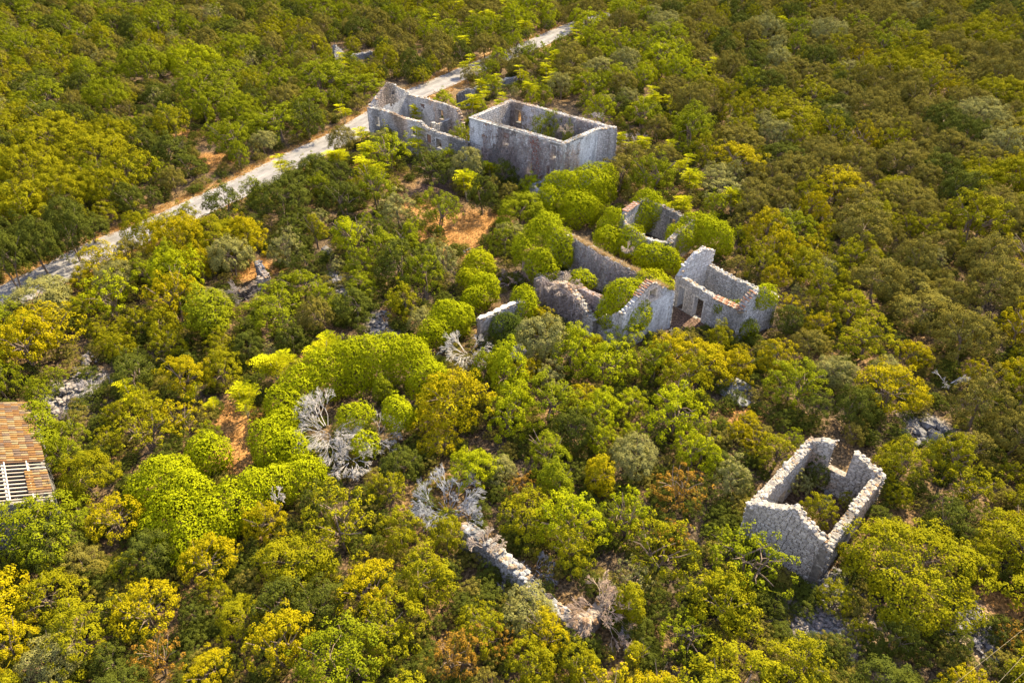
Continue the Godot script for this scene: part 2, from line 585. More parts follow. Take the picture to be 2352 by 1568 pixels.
	while u < L:
		var r: float = rng.randf_range(0.055, 0.15) * st.get("cap", 1.0)
		var across := int(maxf(3.0, t / 0.17))
		for k in across:
			if rng.randf() < 0.12: continue
			var p := A + d * (u + rng.randf() * 0.2) + n * (((k + 0.5) / across - 0.5) * t * 1.02 + rng.randf_range(-0.05, 0.05))
			var rr: float = r * rng.randf_range(0.7, 1.35)
			p.y = top.call(u) + rng.randf_range(-0.07, 0.03)
			if not solid.call(u, p.y - 0.25): continue
			var q := d.rotated(Vector3.UP, rng.randf() * 1.5)
			var kk: Color = tone.call(p, rng.randf_range(0.62, 1.08))
			if rng.randf() < 0.3: kk = kk * Color(0.95, 0.72, 0.5)
			if pick and rr > 0.12:
				list.append([w, p, q * rr * rng.randf_range(0.9, 1.5), Vector3.UP * rr * 0.6, q.cross(Vector3.UP) * rr, kk, -rr])
			else:
				rock(sb, p, q * rr * rng.randf_range(0.9, 1.5), Vector3.UP * rr * 0.6, q.cross(Vector3.UP) * rr, kk)
		u += r * 1.7
	# larger corner stones at both ends
	if st.get("quoin", 0.0) > 0.0:
		for s in [-1.0, 1.0]:
			for en in [0.0, 1.0]:
				var y := low
				var i := 0
				while y < top.call(lerpf(0.2, L - 0.2, en)) - 0.3:
					var cw := 0.34 if i % 2 else 0.2
					var p: Vector3 = A + d * lerpf(cw + 0.02, L - cw - 0.02, en) + Vector3.UP * (y + 0.16) + n * s * (t * 0.5 - 0.01)
					block(sb, p, d * cw * 0.96, Vector3.UP * 0.15, n * s * 0.035, tone.call(p, st.quoin * rng.randf_range(0.85, 1.05)))
					y += 0.32
					i += 1
	for o in ops:   # dressed lintel over each opening
		if o.size() > 4: continue
		if top.call((o[0] + o[2]) * 0.5) > o[3] + 0.15:
			var p = A + d * ((o[0] + o[2]) * 0.5) + Vector3.UP * (o[3] + 0.08)
			mb = MB.new()
			mb.box(p, d * ((o[2] - o[0]) * 0.5 + 0.16), Vector3.UP * 0.085, n * (t * 0.5 + 0.012), tone.call(p, 1.15))
			for q in [o[0] - 0.07, o[2] + 0.07]:
				mb.box(A + d * q + Vector3.UP * ((o[1] + o[3]) * 0.5), d * 0.075, Vector3.UP * ((o[3] - o[1]) * 0.5 - 0.004), n * (t * 0.5 + 0.009), tone.call(p, 1.1))
			part("opening_surround", mb.done(), M.stone, w)
	part("stonework", sb.done(), M.stone, w, "stuff")
	frames[w] = [A, d, n, L, t]
	return w
var frames := {}

func fill(w: Node3D, o: Array, called: String, col: Color, deep := 0.12, boards := false, side := 1.0) -> void:
	var f: Array = frames[w]
	var mb := MB.new()
	var A: Vector3 = f[0]
	var d: Vector3 = f[1]
	var n: Vector3 = f[2]
	if boards:
		var k := 5
		for i in k:
			var u := lerpf(o[0], o[2], (i + 0.5) / k)
			mb.box(A + d * u + Vector3.UP * ((o[1] + o[3]) * 0.5) + n * side * (f[4] * 0.5 - deep), d * ((o[2] - o[0]) / k * 0.46), Vector3.UP * ((o[3] - o[1]) * 0.5), n * 0.03, col * rng.randf_range(0.8, 1.0))
	else:
		var y: float = o[1]
		while y < o[3] - 0.05:
			var h := rng.randf_range(0.12, 0.2)
			var u: float = o[0]
			while u < o[2]:
				var cw := minf(rng.randf_range(0.2, 0.38), o[2] - u + 0.02)
				mb.box(A + d * (u + cw * 0.5) + Vector3.UP * (y + h * 0.5) + n * side * (f[4] * 0.5 - deep - rng.randf() * 0.03), d * cw * 0.47, Vector3.UP * h * 0.45, n * 0.12, col * rng.randf_range(0.75, 1.0))
				u += cw
			y += h
	part(called, mb.done(), M.stone, w)

func plaster(w: Node3D, u0: float, u1: float, y0: float, y1: float, share: float, col: Color, side := 1.0) -> void:
	# what is left of a lime render: a thin ragged skin over the stones
	var f: Array = frames[w]
	var mb := MB.new()
	var q := 0.16
	var off: float = f[0].x * 7.0 + f[0].z
	for i in int((u1 - u0) / q):
		for j in int((y1 - y0) / q):
			var u := u0 + i * q
			var y := y0 + j * q
			var v := ns.get_noise_2d(u * 34 + off, y * 34) + 0.35 * ns.get_noise_2d(u * 120 + off, y * 120)
			var edge := minf(minf(u - u0, u1 - u), minf(y - y0, y1 - y))
			if v + minf(edge, 0.8) * 0.35 < share: continue
			var p: Vector3 = f[0] + f[1] * (u + q * 0.5) + Vector3.UP * (y + q * 0.5) + f[2] * side * (f[4] * 0.5 + 0.012)
			var k := 0.86 + 0.5 * ns.get_noise_2d(u * 60 + 50, y * 18 + off) + rng.randf_range(-0.03, 0.03)
			mb.box(p, f[1] * (q * 0.5 + 0.001), Vector3.UP * (q * 0.5 + 0.001), f[2] * (0.018 + rng.randf() * 0.002), Color(clampf(col.r * k, 0, 1), clampf(col.g * k, 0, 1), clampf(col.b * k, 0, 1)))
	part("plaster", mb.done(), M.stone, w)

func wall_grass(label: String, w: Node3D, house: Node3D, u0: float, u1: float, prof: Array, cnt: int) -> void:
	var f: Array = frames[w]
	var mb := MB.new()
	for i in 16:
		var a := rng.randf() * TAU
		var d := Vector3(cos(a) * rng.randf(), 0.8, sin(a) * rng.randf()).normalized()
		var b := Vector3(cos(a), 0, sin(a)) * rng.randf() * 0.12
		var s := d.cross(rdir()).normalized() * 0.02
		var k := rng.randf_range(0.7, 1.0)
		mb.tri(b - s, b + s, b + d * rng.randf_range(0.2, 0.42) + rv() * 0.06, Color(0.50 * k, 0.36 * k, 0.17 * k))
	var m := mb.done()
	var where := []
	for i in cnt:
		var u := rng.randf_range(u0, u1)
		var p: Vector3 = f[0] + house.position + f[1] * u + f[2] * rng.randf_range(-0.25, 0.25) + Vector3.UP * (top_at(prof, u) - 0.03)
		var s := rng.randf_range(0.5, 1.2)
		where.append(Transform3D(Basis.from_euler(Vector3(0, rng.randf() * TAU, 0)) * Basis.from_scale(Vector3(s, s, s)), p))
	var o := many(numbered("wall_grass"), m, M.grass, where, self)
	tag(o, label, "grass")

func place_stones(list: Array, limit: int, keep: Callable) -> void:
	# the stones that show largest are parts of their wall; the rest of each wall is joined
	list.sort_custom(func(a, b): return absf(a[6]) + (10.0 if keep.call(a) else 0.0) > absf(b[6]) + (10.0 if keep.call(b) else 0.0))
	var rest := {}
	var mats := []
	for i in 6:
		var m = M.stone.duplicate()
		var k := 0.72 + 0.09 * i
		m.vertex_color_use_as_albedo = false
		m.albedo_color = lin(0.47 * k, 0.43 * k, 0.37 * k)
		mats.append(m)
	for i in list.size():
		var s: Array = list[i]
		if i < limit:
			var lum: float = (s[5].g / 0.43 - 0.5) * 7.0
			var o: MeshInstance3D
			if s[6] < 0:
				o = part("stone", rocks[i % 4], mats[clampi(int(lum), 0, 5)], s[0])
				o.transform = Transform3D(Basis(s[2], s[3], s[4]), s[1])
			else:
				o = part("stone", rocks[4 + i % 4], mats[clampi(int(lum), 0, 5)], s[0])
				o.transform = Transform3D(Basis(s[2], s[3], s[4]), s[1])
		else:
			if not rest.has(s[0]): rest[s[0]] = MB.new()
			if s[6] < 0: rock(rest[s[0]], s[1], s[2], s[3], s[4], s[5])
			else: block(rest[s[0]], s[1], s[2], s[3], s[4], s[5])
	for w in rest:
		part("stonework", rest[w].done(), M.stone, w, "stuff")

func make_rocks() -> void:
	for i in 4:
		var mb := MB.new()
		rock(mb, Vector3.ZERO, Vector3.RIGHT, Vector3.UP, Vector3.BACK, Color.WHITE)
		rocks.append(mb.done())
	for i in 4:
		var mb := MB.new()
		block(mb, Vector3.ZERO, Vector3.RIGHT, Vector3.UP, Vector3.BACK, Color.WHITE)
		rocks.append(mb.done())

func rubble(label: String, spots: Array, cnt: int, r0: float, r1: float, col: Color, category := "rubble heap", called := "rubble_heap") -> void:
	# spots: plan px, spread px
	var c := at(spots[0][0], spots[0][1])
	var o := thing(called, c, label, category)
	var mats := []
	for i in 4:
		var m = M.stone.duplicate()
		m.vertex_color_use_as_albedo = false
		var k := 0.7 + 0.13 * i
		m.albedo_color = lin(col.r * k * 0.5, col.g * k * 0.46, col.b * k * 0.42)
		mats.append(m)
	for i in int(cnt * 1.3):
		var s: Array = spots[rng.randi() % spots.size()]
		var a := rng.randf() * TAU
		var q = sqrt(rng.randf()) * s[2]
		var r := lerpf(r0 * 0.6, r1, pow(rng.randf(), 1.8)) * (1.5 if rng.randf() < 0.08 else 1.0)
		var p := at(s[0] + cos(a) * q, s[1] + sin(a) * q, 0.0)
		p.y = -r * 0.12 + (1.0 - q / s[2]) * (s[3] if s.size() > 3 else 0.0) * rng.randf_range(0.7, 1.0)
		var st := part("stone", rocks[i % 4], mats[rng.randi() % 4], o)
		st.transform = Transform3D(Basis.from_euler(Vector3(rng.randf_range(-0.4, 0.4), rng.randf() * TAU, rng.randf_range(-0.4, 0.4))) * Basis.from_scale(Vector3(r * rng.randf_range(0.9, 1.5), r * rng.randf_range(0.55, 0.9), r)), p - c)
	for s in spots:
		clear.append([s[0], s[1], s[2] * 0.8])

# ---------------------------------------------------------------- plants
# family tint x y width: crown centre and width in plan px
const NOTED := """
BROAD moss 120 300 170;BROAD moss 55 375 150;BROAD moss 205 335 160;BROAD moss 250 305 110;BROAD moss 140 425 140;BROAD moss 235 420 120;OAK moss 40 470 120;BROAD moss 300 395 110
OAK dark 150 505 90;OAK dark 60 540 90;OAK dark 205 520 80;OAK dark 15 600 100 3.4 6.8;OAK dark 85 566 95 3.4 6.8;OAK dark 160 538 90 3.2 6.4;BROAD moss 395 290 80;UPRIGHT dark 385 335 75;BUSH dark 432 372 70;BUSH green 525 310 90;OAK sage 603 322 62;BUSH green 640 268 125;BROAD green 550 240 95;BUSH dark 705 268 85
BUSH green 740 178 110;BUSH green 825 180 100;AIL lime 788 252 48;BROAD green 553 92 95;BROAD green 330 150 115;BROAD bright 440 140 115;BROAD green 240 215 100;BUSH dark 100 250 120
OAK dark 640 440 140;AIL lime 648 388 58;OAK dark 722 388 85;AIL lime 775 352 62;BUSH dark 790 452 90;BUSH green 862 428 95;BUSH sage 912 468 88;BUSH green 1005 482 98;UPRIGHT bright 800 525 92;UPRIGHT moss 724 525 54
BUSH green 880 560 110;BUSH green 850 505 60;BUSH sage 662 575 76;BROAD gold 400 540 140;BROAD moss 495 520 150;BROAD gold 562 545 100;BUSH gold 232 602 100;BUSH gold 188 640 70;BROAD bright 412 640 110;OAK sage 530 598 95
LOOSE bright 250 690 120;OAK sage 260 650 80;UPRIGHT green 472 715 130;BUSH gold 95 745 150;BROAD gold 60 800 130;BUSH green 622 700 135;BUSH green 688 642 95;BUSH dark 812 692 110;OAK olive 722 732 82;BUSH moss 925 690 85;OAK sage 968 735 62;BUSH sage 1008 610 80;BUSH green 740 690 80
AIL lime 832 305 60;AIL lime 842 345 60;LOOSE bright 895 338 110;AIL lime 850 395 72;AIL lime 958 330 56;BUSH dark 990 365 105;AIL lime 1072 420 66;BUSH dark 1108 445 80;AIL lime 1128 388 50;BUSH dark 1160 400 60;OAK green 1200 468 118;AIL lime 1205 385 40
BUSH bright 1058 312 52 2.9;AIL lime 955 268 28 2.2;BUSH green 1256 276 76 6.3 8.4;BUSH green 1306 300 32 6.0 6.9;BUSH bright 1018 225 64;AIL lime 1080 246 50;BUSH bright 1130 200 40;AIL lime 1150 235 40;AIL lime 1470 332 52;BUSH olive 1425 388 100;BUSH green 1500 395 110;LOOSE sage 1668 425 115;OAK olive 1735 445 90
UPRIGHT bright 1168 855 105;UPRIGHT green 1112 855 66;OAK sage 1248 785 122;BUSH bright 1320 800 112;BROAD bright 1395 832 130;LOOSE bright 1440 775 90;BUSH green 1505 840 95;BUSH gold 1545 800 120;BUSH gold 1625 808 140;BUSH gold 1690 835 90;BUSH moss 1585 880 110
BROAD gold 1045 925 165;BROAD gold 985 960 90;BROAD gold 1010 1010 90;OAK bright 1088 1070 112;OAK sage 1152 1078 72;BROAD moss 1215 1180 135;BUSH bright 1310 1190 150;LOOSE bright 1442 1190 115;BUSH green 1262 1040 112;UPRIGHT gold 1380 1078 84;OAK sage 1455 1048 112;LOOSE rust 1560 1120 120;BUSH bright 1602 1035 105;BUSH sage 1682 1098 85;LOOSE gold 1740 1015 70;BUSH gold 1722 965 62;BUSH gold 1700 990 60
BIG moss 2110 1300 310;BUSH dark 2060 1470 90;LOOSE green 1715 1300 190;LOOSE green 1675 1245 100;BUSH moss 1660 1372 175;BUSH moss 1880 1178 78;BUSH moss 1948 1152 48;BUSH sage 1838 1108 62;BUSH dark 1875 1092 60
BROAD moss 2071 1066 110;BUSH moss 2180 1060 110;LOOSE moss 2232 1122 130;BUSH dark 2182 1192 110;BUSH moss 1786 1036 92;OAK sage 1916 850 92;BROAD gold 2050 884 155;BUSH green 1830 868 130;BUSH gold 1790 820 90;BUSH olive 2252 930 120;OAK dark 1960 940 100;BUSH dark 1880 935 80
UPRIGHT moss 1446 1388 82;LOOSE green 1570 1460 130;BUSH moss 1826 1524 150;UPRIGHT moss 1461 1504 62;OAK sage 1216 1404 122;BUSH gold 1256 1456 112;BUSH moss 1215 1530 120;BUSH moss 1921 1372 80;BUSH moss 1976 1452 56;LOOSE rust 2326 1464 70;BUSH moss 1330 1530 100
LOOSE moss 1516 1264 165;LOOSE rust 1545 1225 80;LOOSE sage 1456 1318 95;BUSH moss 1316 1262 112;BUSH dark 300 854 112;BUSH gold 420 858 108;BUSH moss 510 845 92;LOOSE moss 330 980 140;LOOSE gold 405 955 105;BUSH green 480 1010 62;BUSH green 150 1000 80;BUSH green 138 1050 84
OAK moss 205 1100 112;BROAD green 85 1222 180;BROAD gold 262 1188 130;BUSH green 175 1190 90;OAK dark 100 1245 150;OAK dark 345 1270 120;OAK moss 678 1285 170;BROAD gold 480 1290 130;OAK moss 550 1412 112;BROAD gold 330 1400 150;BUSH moss 175 1450 150;BROAD moss 115 1368 130;OAK olive 178 1290 110;BUSH moss 300 1302 80
LOOSE moss 780 1200 185;BUSH gold 645 1482 150;BUSH gold 475 1535 110;LOOSE rust 362 1520 110;BUSH gold 842 1345 140;BUSH moss 975 1330 140;BUSH moss 900 1432 150;BUSH moss 1025 1232 92;BUSH moss 920 1222 100;BROAD moss 1100 1450 112;LOOSE rust 1150 1472 84;BROAD green 780 1525 190;LOOSE rust 1052 1520 120;OAK sage 110 1520 130;BUSH dark 640 1390 120;OAK dark 720 1390 130
AIL lime 305 912 66;AIL lime 635 838 92;AIL lime 560 922 74;AIL lime 487 933 40;AIL lime 445 910 42;AIL lime 742 812 88;BUSH bright 765 800 70;AIL lime 690 850 40;AIL lime 1560 470 60;AIL lime 1685 460 60;AIL lime 1590 415 60;AIL lime 1130 40 40;AIL lime 1140 190 44;AIL lime 1060 95 40;AIL lime 1530 340 50;AIL lime 1570 380 50;AIL lime 1420 330 40;AIL lime 1210 60 36
BUSH moss 2005 760 130;OAK olive 2140 700 150;OAK olive 2020 640 120;BUSH moss 1840 590 110;BUSH moss 1960 690 120;BUSH gold 1790 570 90;BUSH moss 1895 660 100;OAK olive 2220 780 130;OAK sage 1890 620 70;OAK olive 2280 660 130;OAK sage 2260 250 130;BROAD moss 2310 195 120
BUSH gold 1760 520 90;BUSH bright 1500 480 60;BUSH green 1820 500 110;OAK olive 1980 520 130;OAK olive 2090 430 130;OAK olive 1700 300 120;OAK olive 1600 230 110;OAK olive 1830 380 120;BUSH green 1480 250 90;BUSH bright 1380 250 70
"""
# plan px, spread px: places that stay open or that a wall, a path or a clearing shows through
const OPEN := [[548, 960, 50], [550, 1040, 60], [545, 925, 30], [1060, 520, 50], [1020, 450, 30], [960, 440, 24], [1095, 535, 34], [1030, 560, 24], [1000, 430, 20], [960, 425, 20], [1110, 500, 36], [470, 350, 22], [490, 385, 26], [432, 300, 12], [700, 830, 22], [700, 865, 22],
	[875, 750, 26], [905, 735, 22], [1690, 890, 26], [1700, 930, 24], [1680, 960, 22], [1960, 1470, 40], [1900, 1440, 40], [2000, 1420, 26], [1850, 1440, 30], [2220, 1430, 50], [2280, 1400, 40], [2250, 1500, 40], [2320, 1380, 30], [1905, 1345, 34], [595, 610, 22], [580, 650, 30], [560, 685, 26], [170, 890, 40], [130, 940, 30], [100, 960, 24],
	[905, 225, 45], [870, 260, 35], [960, 235, 30], [1010, 250, 30], [1040, 265, 24], [900, 275, 20], [950, 285, 18], [1000, 310, 20], [1040, 325, 18], [1170, 260, 45], [1120, 310, 32], [1220, 300, 50], [1290, 280, 50], [1370, 290, 40], [1310, 350, 50], [1380, 345, 40], [1240, 350, 40], [1160, 340, 28], [1260, 390, 22], [1300, 400, 30],
	[1560, 490, 26], [1590, 510, 22], [1450, 490, 22], [1340, 560, 30], [1380, 590, 32], [1420, 610, 30], [1450, 640, 30], [1360, 600, 24], [1400, 650, 20], [1500, 690, 42], [1530, 720, 36], [1560, 650, 20], [1580, 610, 32], [1640, 650, 40], [1700, 690, 45], [1600, 670, 26], [1660, 710, 34], [1740, 720, 40], [1590, 740, 36], [1560, 755, 24],
	[1150, 710, 40], [1180, 690, 20], [1210, 620, 20], [1250, 650, 26], [1290, 660, 42], [1320, 720, 36], [1350, 690, 30], [1100, 730, 20], [1190, 800, 14], [1110, 770, 20],
	[1090, 1230, 30], [1130, 1265, 36], [1180, 1310, 40], [1220, 1345, 36], [1290, 1400, 36], [1340, 1430, 40], [1390, 1390, 40], [1240, 1300, 24],
	[1760, 1150, 42], [1800, 1100, 40], [1850, 1050, 40], [1895, 1020, 40], [1950, 1060, 40], [2000, 1080, 34], [1990, 1130, 36], [1940, 1190, 40], [1905, 1255, 40], [1850, 1230, 40], [1800, 1190, 40], [1870, 1130, 60], [1890, 1310, 24],
	[40, 960, 50], [30, 1020, 60], [50, 1090, 60], [90, 1110, 30], [1065, 213, 22], [775, 110, 16], [838, 126, 16], [1020, 190, 26], [1000, 200, 20], [1240, 95, 20], [1290, 68, 16], [2140, 985, 30], [620, 300, 0], [700, 340, 10], [840, 365, 24], [1150, 185, 16], [770, 640, 24], [745, 575, 14]]

func near_road(p: Vector2) -> float:
	var d := 1e9
	for i in road.size() - 1:
		d = minf(d, p.distance_to(Geometry2D.get_closest_point_to_segment(p, road[i], road[i + 1])))
	return d

func put_plant(fam: String, tint: String, p: Vector3, w: float, noted: bool) -> void:
	if w > 6.4 and fam in ["OAK", "BROAD"]: fam = "BIG"
	var v: Array = lib[fam]
	plants.append({"f": fam, "t": tint, "p": p, "w": w, "v": (LOOKS.keys().find(tint) + rng.randi() % (2 if v.size() < 4 or not tint in ["green", "moss"] else 3)) % v.size(), "noted": noted, "turn": rng.randf() * TAU, "tall": rng.randf_range(0.82, 1.32)})

func noted_plants() -> void:
	for row in NOTED.replace("\n", ";").split(";", false):
		var q: PackedStringArray = row.strip_edges().split(" ", false)
		if q.size() < 5: continue
		var px := q[2].to_float()
		var py := q[3].to_float()
		var v: Dictionary = lib[q[0]][0]
		var w := 4.0
		var p := Vector3.ZERO
		for k in 3:
			p = at(px, py, q[5].to_float() if q.size() > 5 else minf(w / (2.0 * v.r) * v.h * 0.55, 3.6))
			w = q[4].to_float() * seen_at(p).z / FOC * 1.04
		put_plant(q[0], q[1], Vector3(p.x, 0, p.z), w, true)
		if q.size() > 6: plants[-1].tall = q[6].to_float() / (v.h * w / (2.0 * v.r))
		elif q.size() > 5: plants[-1].tall = q[5].to_float() / (0.55 * v.h * w / (2.0 * v.r))

const ZONES := [[300, 120, 420, "BROAD green 3;BUSH green 4;OAK dark 3;OAK olive 3;BROAD moss 2;LOOSE sage 1"], [150, 380, 260, "BROAD moss 5;OAK dark 3;BUSH moss 3;OAK moss 2"], [850, 90, 330, "OAK olive 5;BUSH green 3;OAK dark 2;BROAD green 2;BUSH moss 2"], [1250, 150, 300, "OAK olive 4;BUSH bright 4;BUSH green 3;AIL lime 3;BUSH dark 1;OAK sage 1"],
	[1500, 330, 260, "BUSH bright 4;BUSH green 3;AIL lime 3;OAK olive 3;BUSH moss 2;OAK sage 1"], [1800, 200, 420, "OAK olive 9;OAK sage 2;BUSH moss 3;OAK dark 2;BUSH green 1;AIL lime 0.3"], [2200, 350, 400, "OAK olive 8;BUSH moss 3;OAK dark 2;OAK moss 2;LOOSE gold 1"], [2150, 800, 350, "OAK olive 5;BUSH gold 2;BUSH moss 5;OAK sage 1;OAK dark 1;LOOSE gold 1"],
	[1800, 600, 280, "BUSH gold 2;OAK olive 4;BUSH green 3;BUSH moss 3;LOOSE gold 1;OAK sage 1"], [700, 600, 350, "BUSH green 4;BUSH dark 3;OAK sage 2;UPRIGHT green 2;BUSH moss 2;BROAD bright 1"], [350, 850, 350, "BUSH green 3;BUSH dark 3;BUSH gold 2;OAK dark 2;BUSH moss 2;OAK sage 1"], [250, 1400, 500, "BUSH gold 2;BROAD moss 3;BROAD gold 1;OAK moss 3;BUSH moss 3;OAK dark 2;OAK olive 1"], [900, 1400, 450, "BUSH gold 2;OAK moss 3;LOOSE gold 1;BUSH moss 5;LOOSE rust 0.3;BUSH green 1;OAK dark 2"],
	[1450, 950, 350, "BUSH green 4;BUSH bright 3;BUSH gold 3;OAK sage 2;OAK dark 2;UPRIGHT green 1;LOOSE bright 1"], [1500, 1400, 400, "BUSH gold 2;OAK moss 3;LOOSE gold 1;BUSH moss 5;LOOSE rust 0.4;OAK sage 1"], [2100, 1250, 400, "OAK moss 4;BUSH gold 2;BUSH olive 2;LOOSE gold 1;OAK dark 2;BUSH moss 2"]]

func scatter_plants() -> void:
	var zl := []
	for z in ZONES:
		var opts := []
		for o in z[3].split(";"):
			var q: PackedStringArray = o.split(" ")
			opts.append([q[0], q[1], q[2].to_float()])
		zl.append([Vector2(z[0], z[1]), z[2], opts])
	var grid := {}
	var G := 6.0
	for p in plants:
		var k := Vector2i(floori(p.p.x / G), floori(p.p.z / G))
		if not grid.has(k): grid[k] = []
		grid[k].append(p)
	for pass_no in 2:
		for tr in (21000 if pass_no == 0 else 13000):
			var f := rng.randf()
			var z := -lerpf(11.0, 285.0, pow(f, 1.05))
			var hw := 0.74 * (HC * 0.576 - z * 0.817) + 12.0
			var x := rng.randf_range(-hw, hw)
			var w := (lerpf(3.6, 8.0, pow(rng.randf(), 1.2)) if x > 16.0 and z < -62.0 else lerpf(2.8, 6.6, pow(rng.randf(), 1.3))) if pass_no == 0 else rng.randf_range(1.7, 3.2)
			var c := seen_at(Vector3(x, 1.7, z))
			if c.z < 1.0: continue
			var rp := w * 0.5 * FOC / c.z
			var ok := true
			for o in OPEN:
				if Vector2(o[0] - c.x, o[1] - c.y).length() < o[2] + rp * 0.85:
					ok = false
					break
			if not ok: continue
			for o in clear:
				if Vector2(o[0] - c.x, o[1] - c.y).length() < o[2] + rp * 0.55:
					ok = false
					break
			if not ok: continue
			var k := Vector2i(floori(x / G), floori(z / G))
			for a in range(-1, 2):
				for b in range(-1, 2):
					for p in grid.get(k + Vector2i(a, b), []):
						var pd := Vector2(p.p.x - x, p.p.z - z).length()
						if pd < (p.w + w) * (0.4 if p.noted else 0.37):
							ok = false
			if not ok: continue
			if near_road(Vector2(x, z)) < (2.6 + w * 0.47 if z > -128.0 else 1.6): continue
			for pl in polys:
				if Geometry2D.is_point_in_polygon(Vector2(x, z), pl):
					ok = false
			if not ok: continue
			# what grows here
			var pick: Array = []
			var tot := 0.0
			for zz in zl:
				var q: float = exp(-pow((Vector2(c.x, c.y) - zz[0]).length() / zz[1], 2) * 2.5) + 1e-6
				for o in zz[2]:
					var g: float = o[2] * q * exp(4.0 * ns.get_noise_2d(x * 3.2 + LOOKS.keys().find(o[1]) * 77.0, z * 3.2))
					pick.append([o[0], o[1], g])
					tot += g
			var r := rng.randf() * tot
			var ch: Array = pick[0]
			for o in pick:
				r -= o[2]
				if r <= 0:
					ch = o
					break
			var fam: String = ch[0]
			if pass_no == 1 and fam in ["BROAD", "OAK"]: fam = "BUSH"
			if fam == "AIL": w = minf(w, 3.4)
			if fam == "UPRIGHT": w = minf(w, 3.6)
			var before := plants.size()
			put_plant(fam, ch[1], Vector3(x, 0, z), w, false)
			if not grid.has(k): grid[k] = []
			grid[k].append(plants[before])

const LOOKS := {"olive": "brownish olive", "moss": "mossy gold-green", "green": "mid green", "bright": "bright yellow-green", "gold": "golden yellow", "dark": "dark green", "sage": "grey-green", "rust": "rust-tinged", "lime": "lime green"}
const FORMS := {"OAK": "dense domed tree", "BUSH": "bushy tree", "BROAD": "broad-crowned tree", "UPRIGHT": "upright narrow tree", "LOOSE": "loose open tree", "AIL": "feathery-leaved sapling", "BIG": "very wide tree"}
const MARKS := [[1870, 1150, "the small stone house"], [45, 1010, "the orange tiled roof"], [1270, 320, "the tall two-storey ruin"], [940, 250, "the gabled roadside ruin"], [1540, 520, "the ivy-draped ruin"], [1400, 610, "the long overgrown wall"], [1510, 700, "the standing gable wall"], [1690, 690, "the tile-topped ruin"], [1150, 710, "the white-topped wall"], [1130, 1270, "the broken rubble wall"], [1370, 1400, "the brown branch tangle"],
	[745, 985, "the pale dead bush"], [1020, 1140, "the bluish dead bush"], [850, 840, "the arched ivy mound"], [500, 1160, "the lower ivy mound"], [170, 890, "the pale stone heap"], [550, 1010, "the orange dry grass patch"], [1060, 530, "the orange courtyard clearing"], [1960, 1460, "the stony path"], [1690, 895, "the grey rock slab"], [1330, 450, "the round ivy mound"], [1240, 560, "the ivy tower"], [0, 1568, "the lower left corner"], [2352, 1568, "the lower right corner"], [0, 0, "the upper left corner"], [2352, 0, "the upper right corner"],
	[2352, 900, "the right edge"], [0, 350, "the left edge"], [620, 1568, "the bottom edge's left half"], [1560, 1568, "the bottom edge's right half"], [560, 430, "the bend of the road"], [170, 610, "the lower road"], [790, 310, "the road by the gable"], [1800, 380, "the olive wood's middle"], [470, 200, "the upper left wood"], [880, 750, "the grey scree"], [2140, 990, "the blue-grey boulders"], [580, 660, "the fallen-in wall"], [1900, 800, "the middle right thicket"], [1550, 1000, "the central thicket"]]

func plant_label(p: Dictionary) -> Array:
	var c := seen_at(p.p + Vector3(0, 1.5, 0))
	var best: Array = MARKS[0]
	var bd := 1e9
	for m in MARKS:
		var d := Vector2(m[0] - c.x, m[1] - c.y).length()
		if d < bd:
			bd = d
			best = m
	var dx: float = c.x - best[0]
	var dy: float = c.y - best[1]
	var where := ""
	if bd < 34: where = "beside"
	elif best[2].contains("corner") or best[2].contains("edge"): where = "near"
	if where == "":
		if absf(dx) > 2.2 * absf(dy): where = "left of" if dx < 0 else "right of"
		elif absf(dy) > 2.2 * absf(dx): where = "behind" if dy < 0 else "in front of"
		else: where = ("upper" if dy < 0 else "lower") + (" left of" if dx < 0 else " right of")
	return ["%s %s %s %s" % [LOOKS[p.t], FORMS[p.f], where, best[2]], bd]

const ORD := ["closest", "second closest", "third closest", "fourth closest", "fifth closest", "sixth closest", "seventh closest", "eighth closest", "ninth closest", "tenth closest", "eleventh closest", "twelfth closest"]

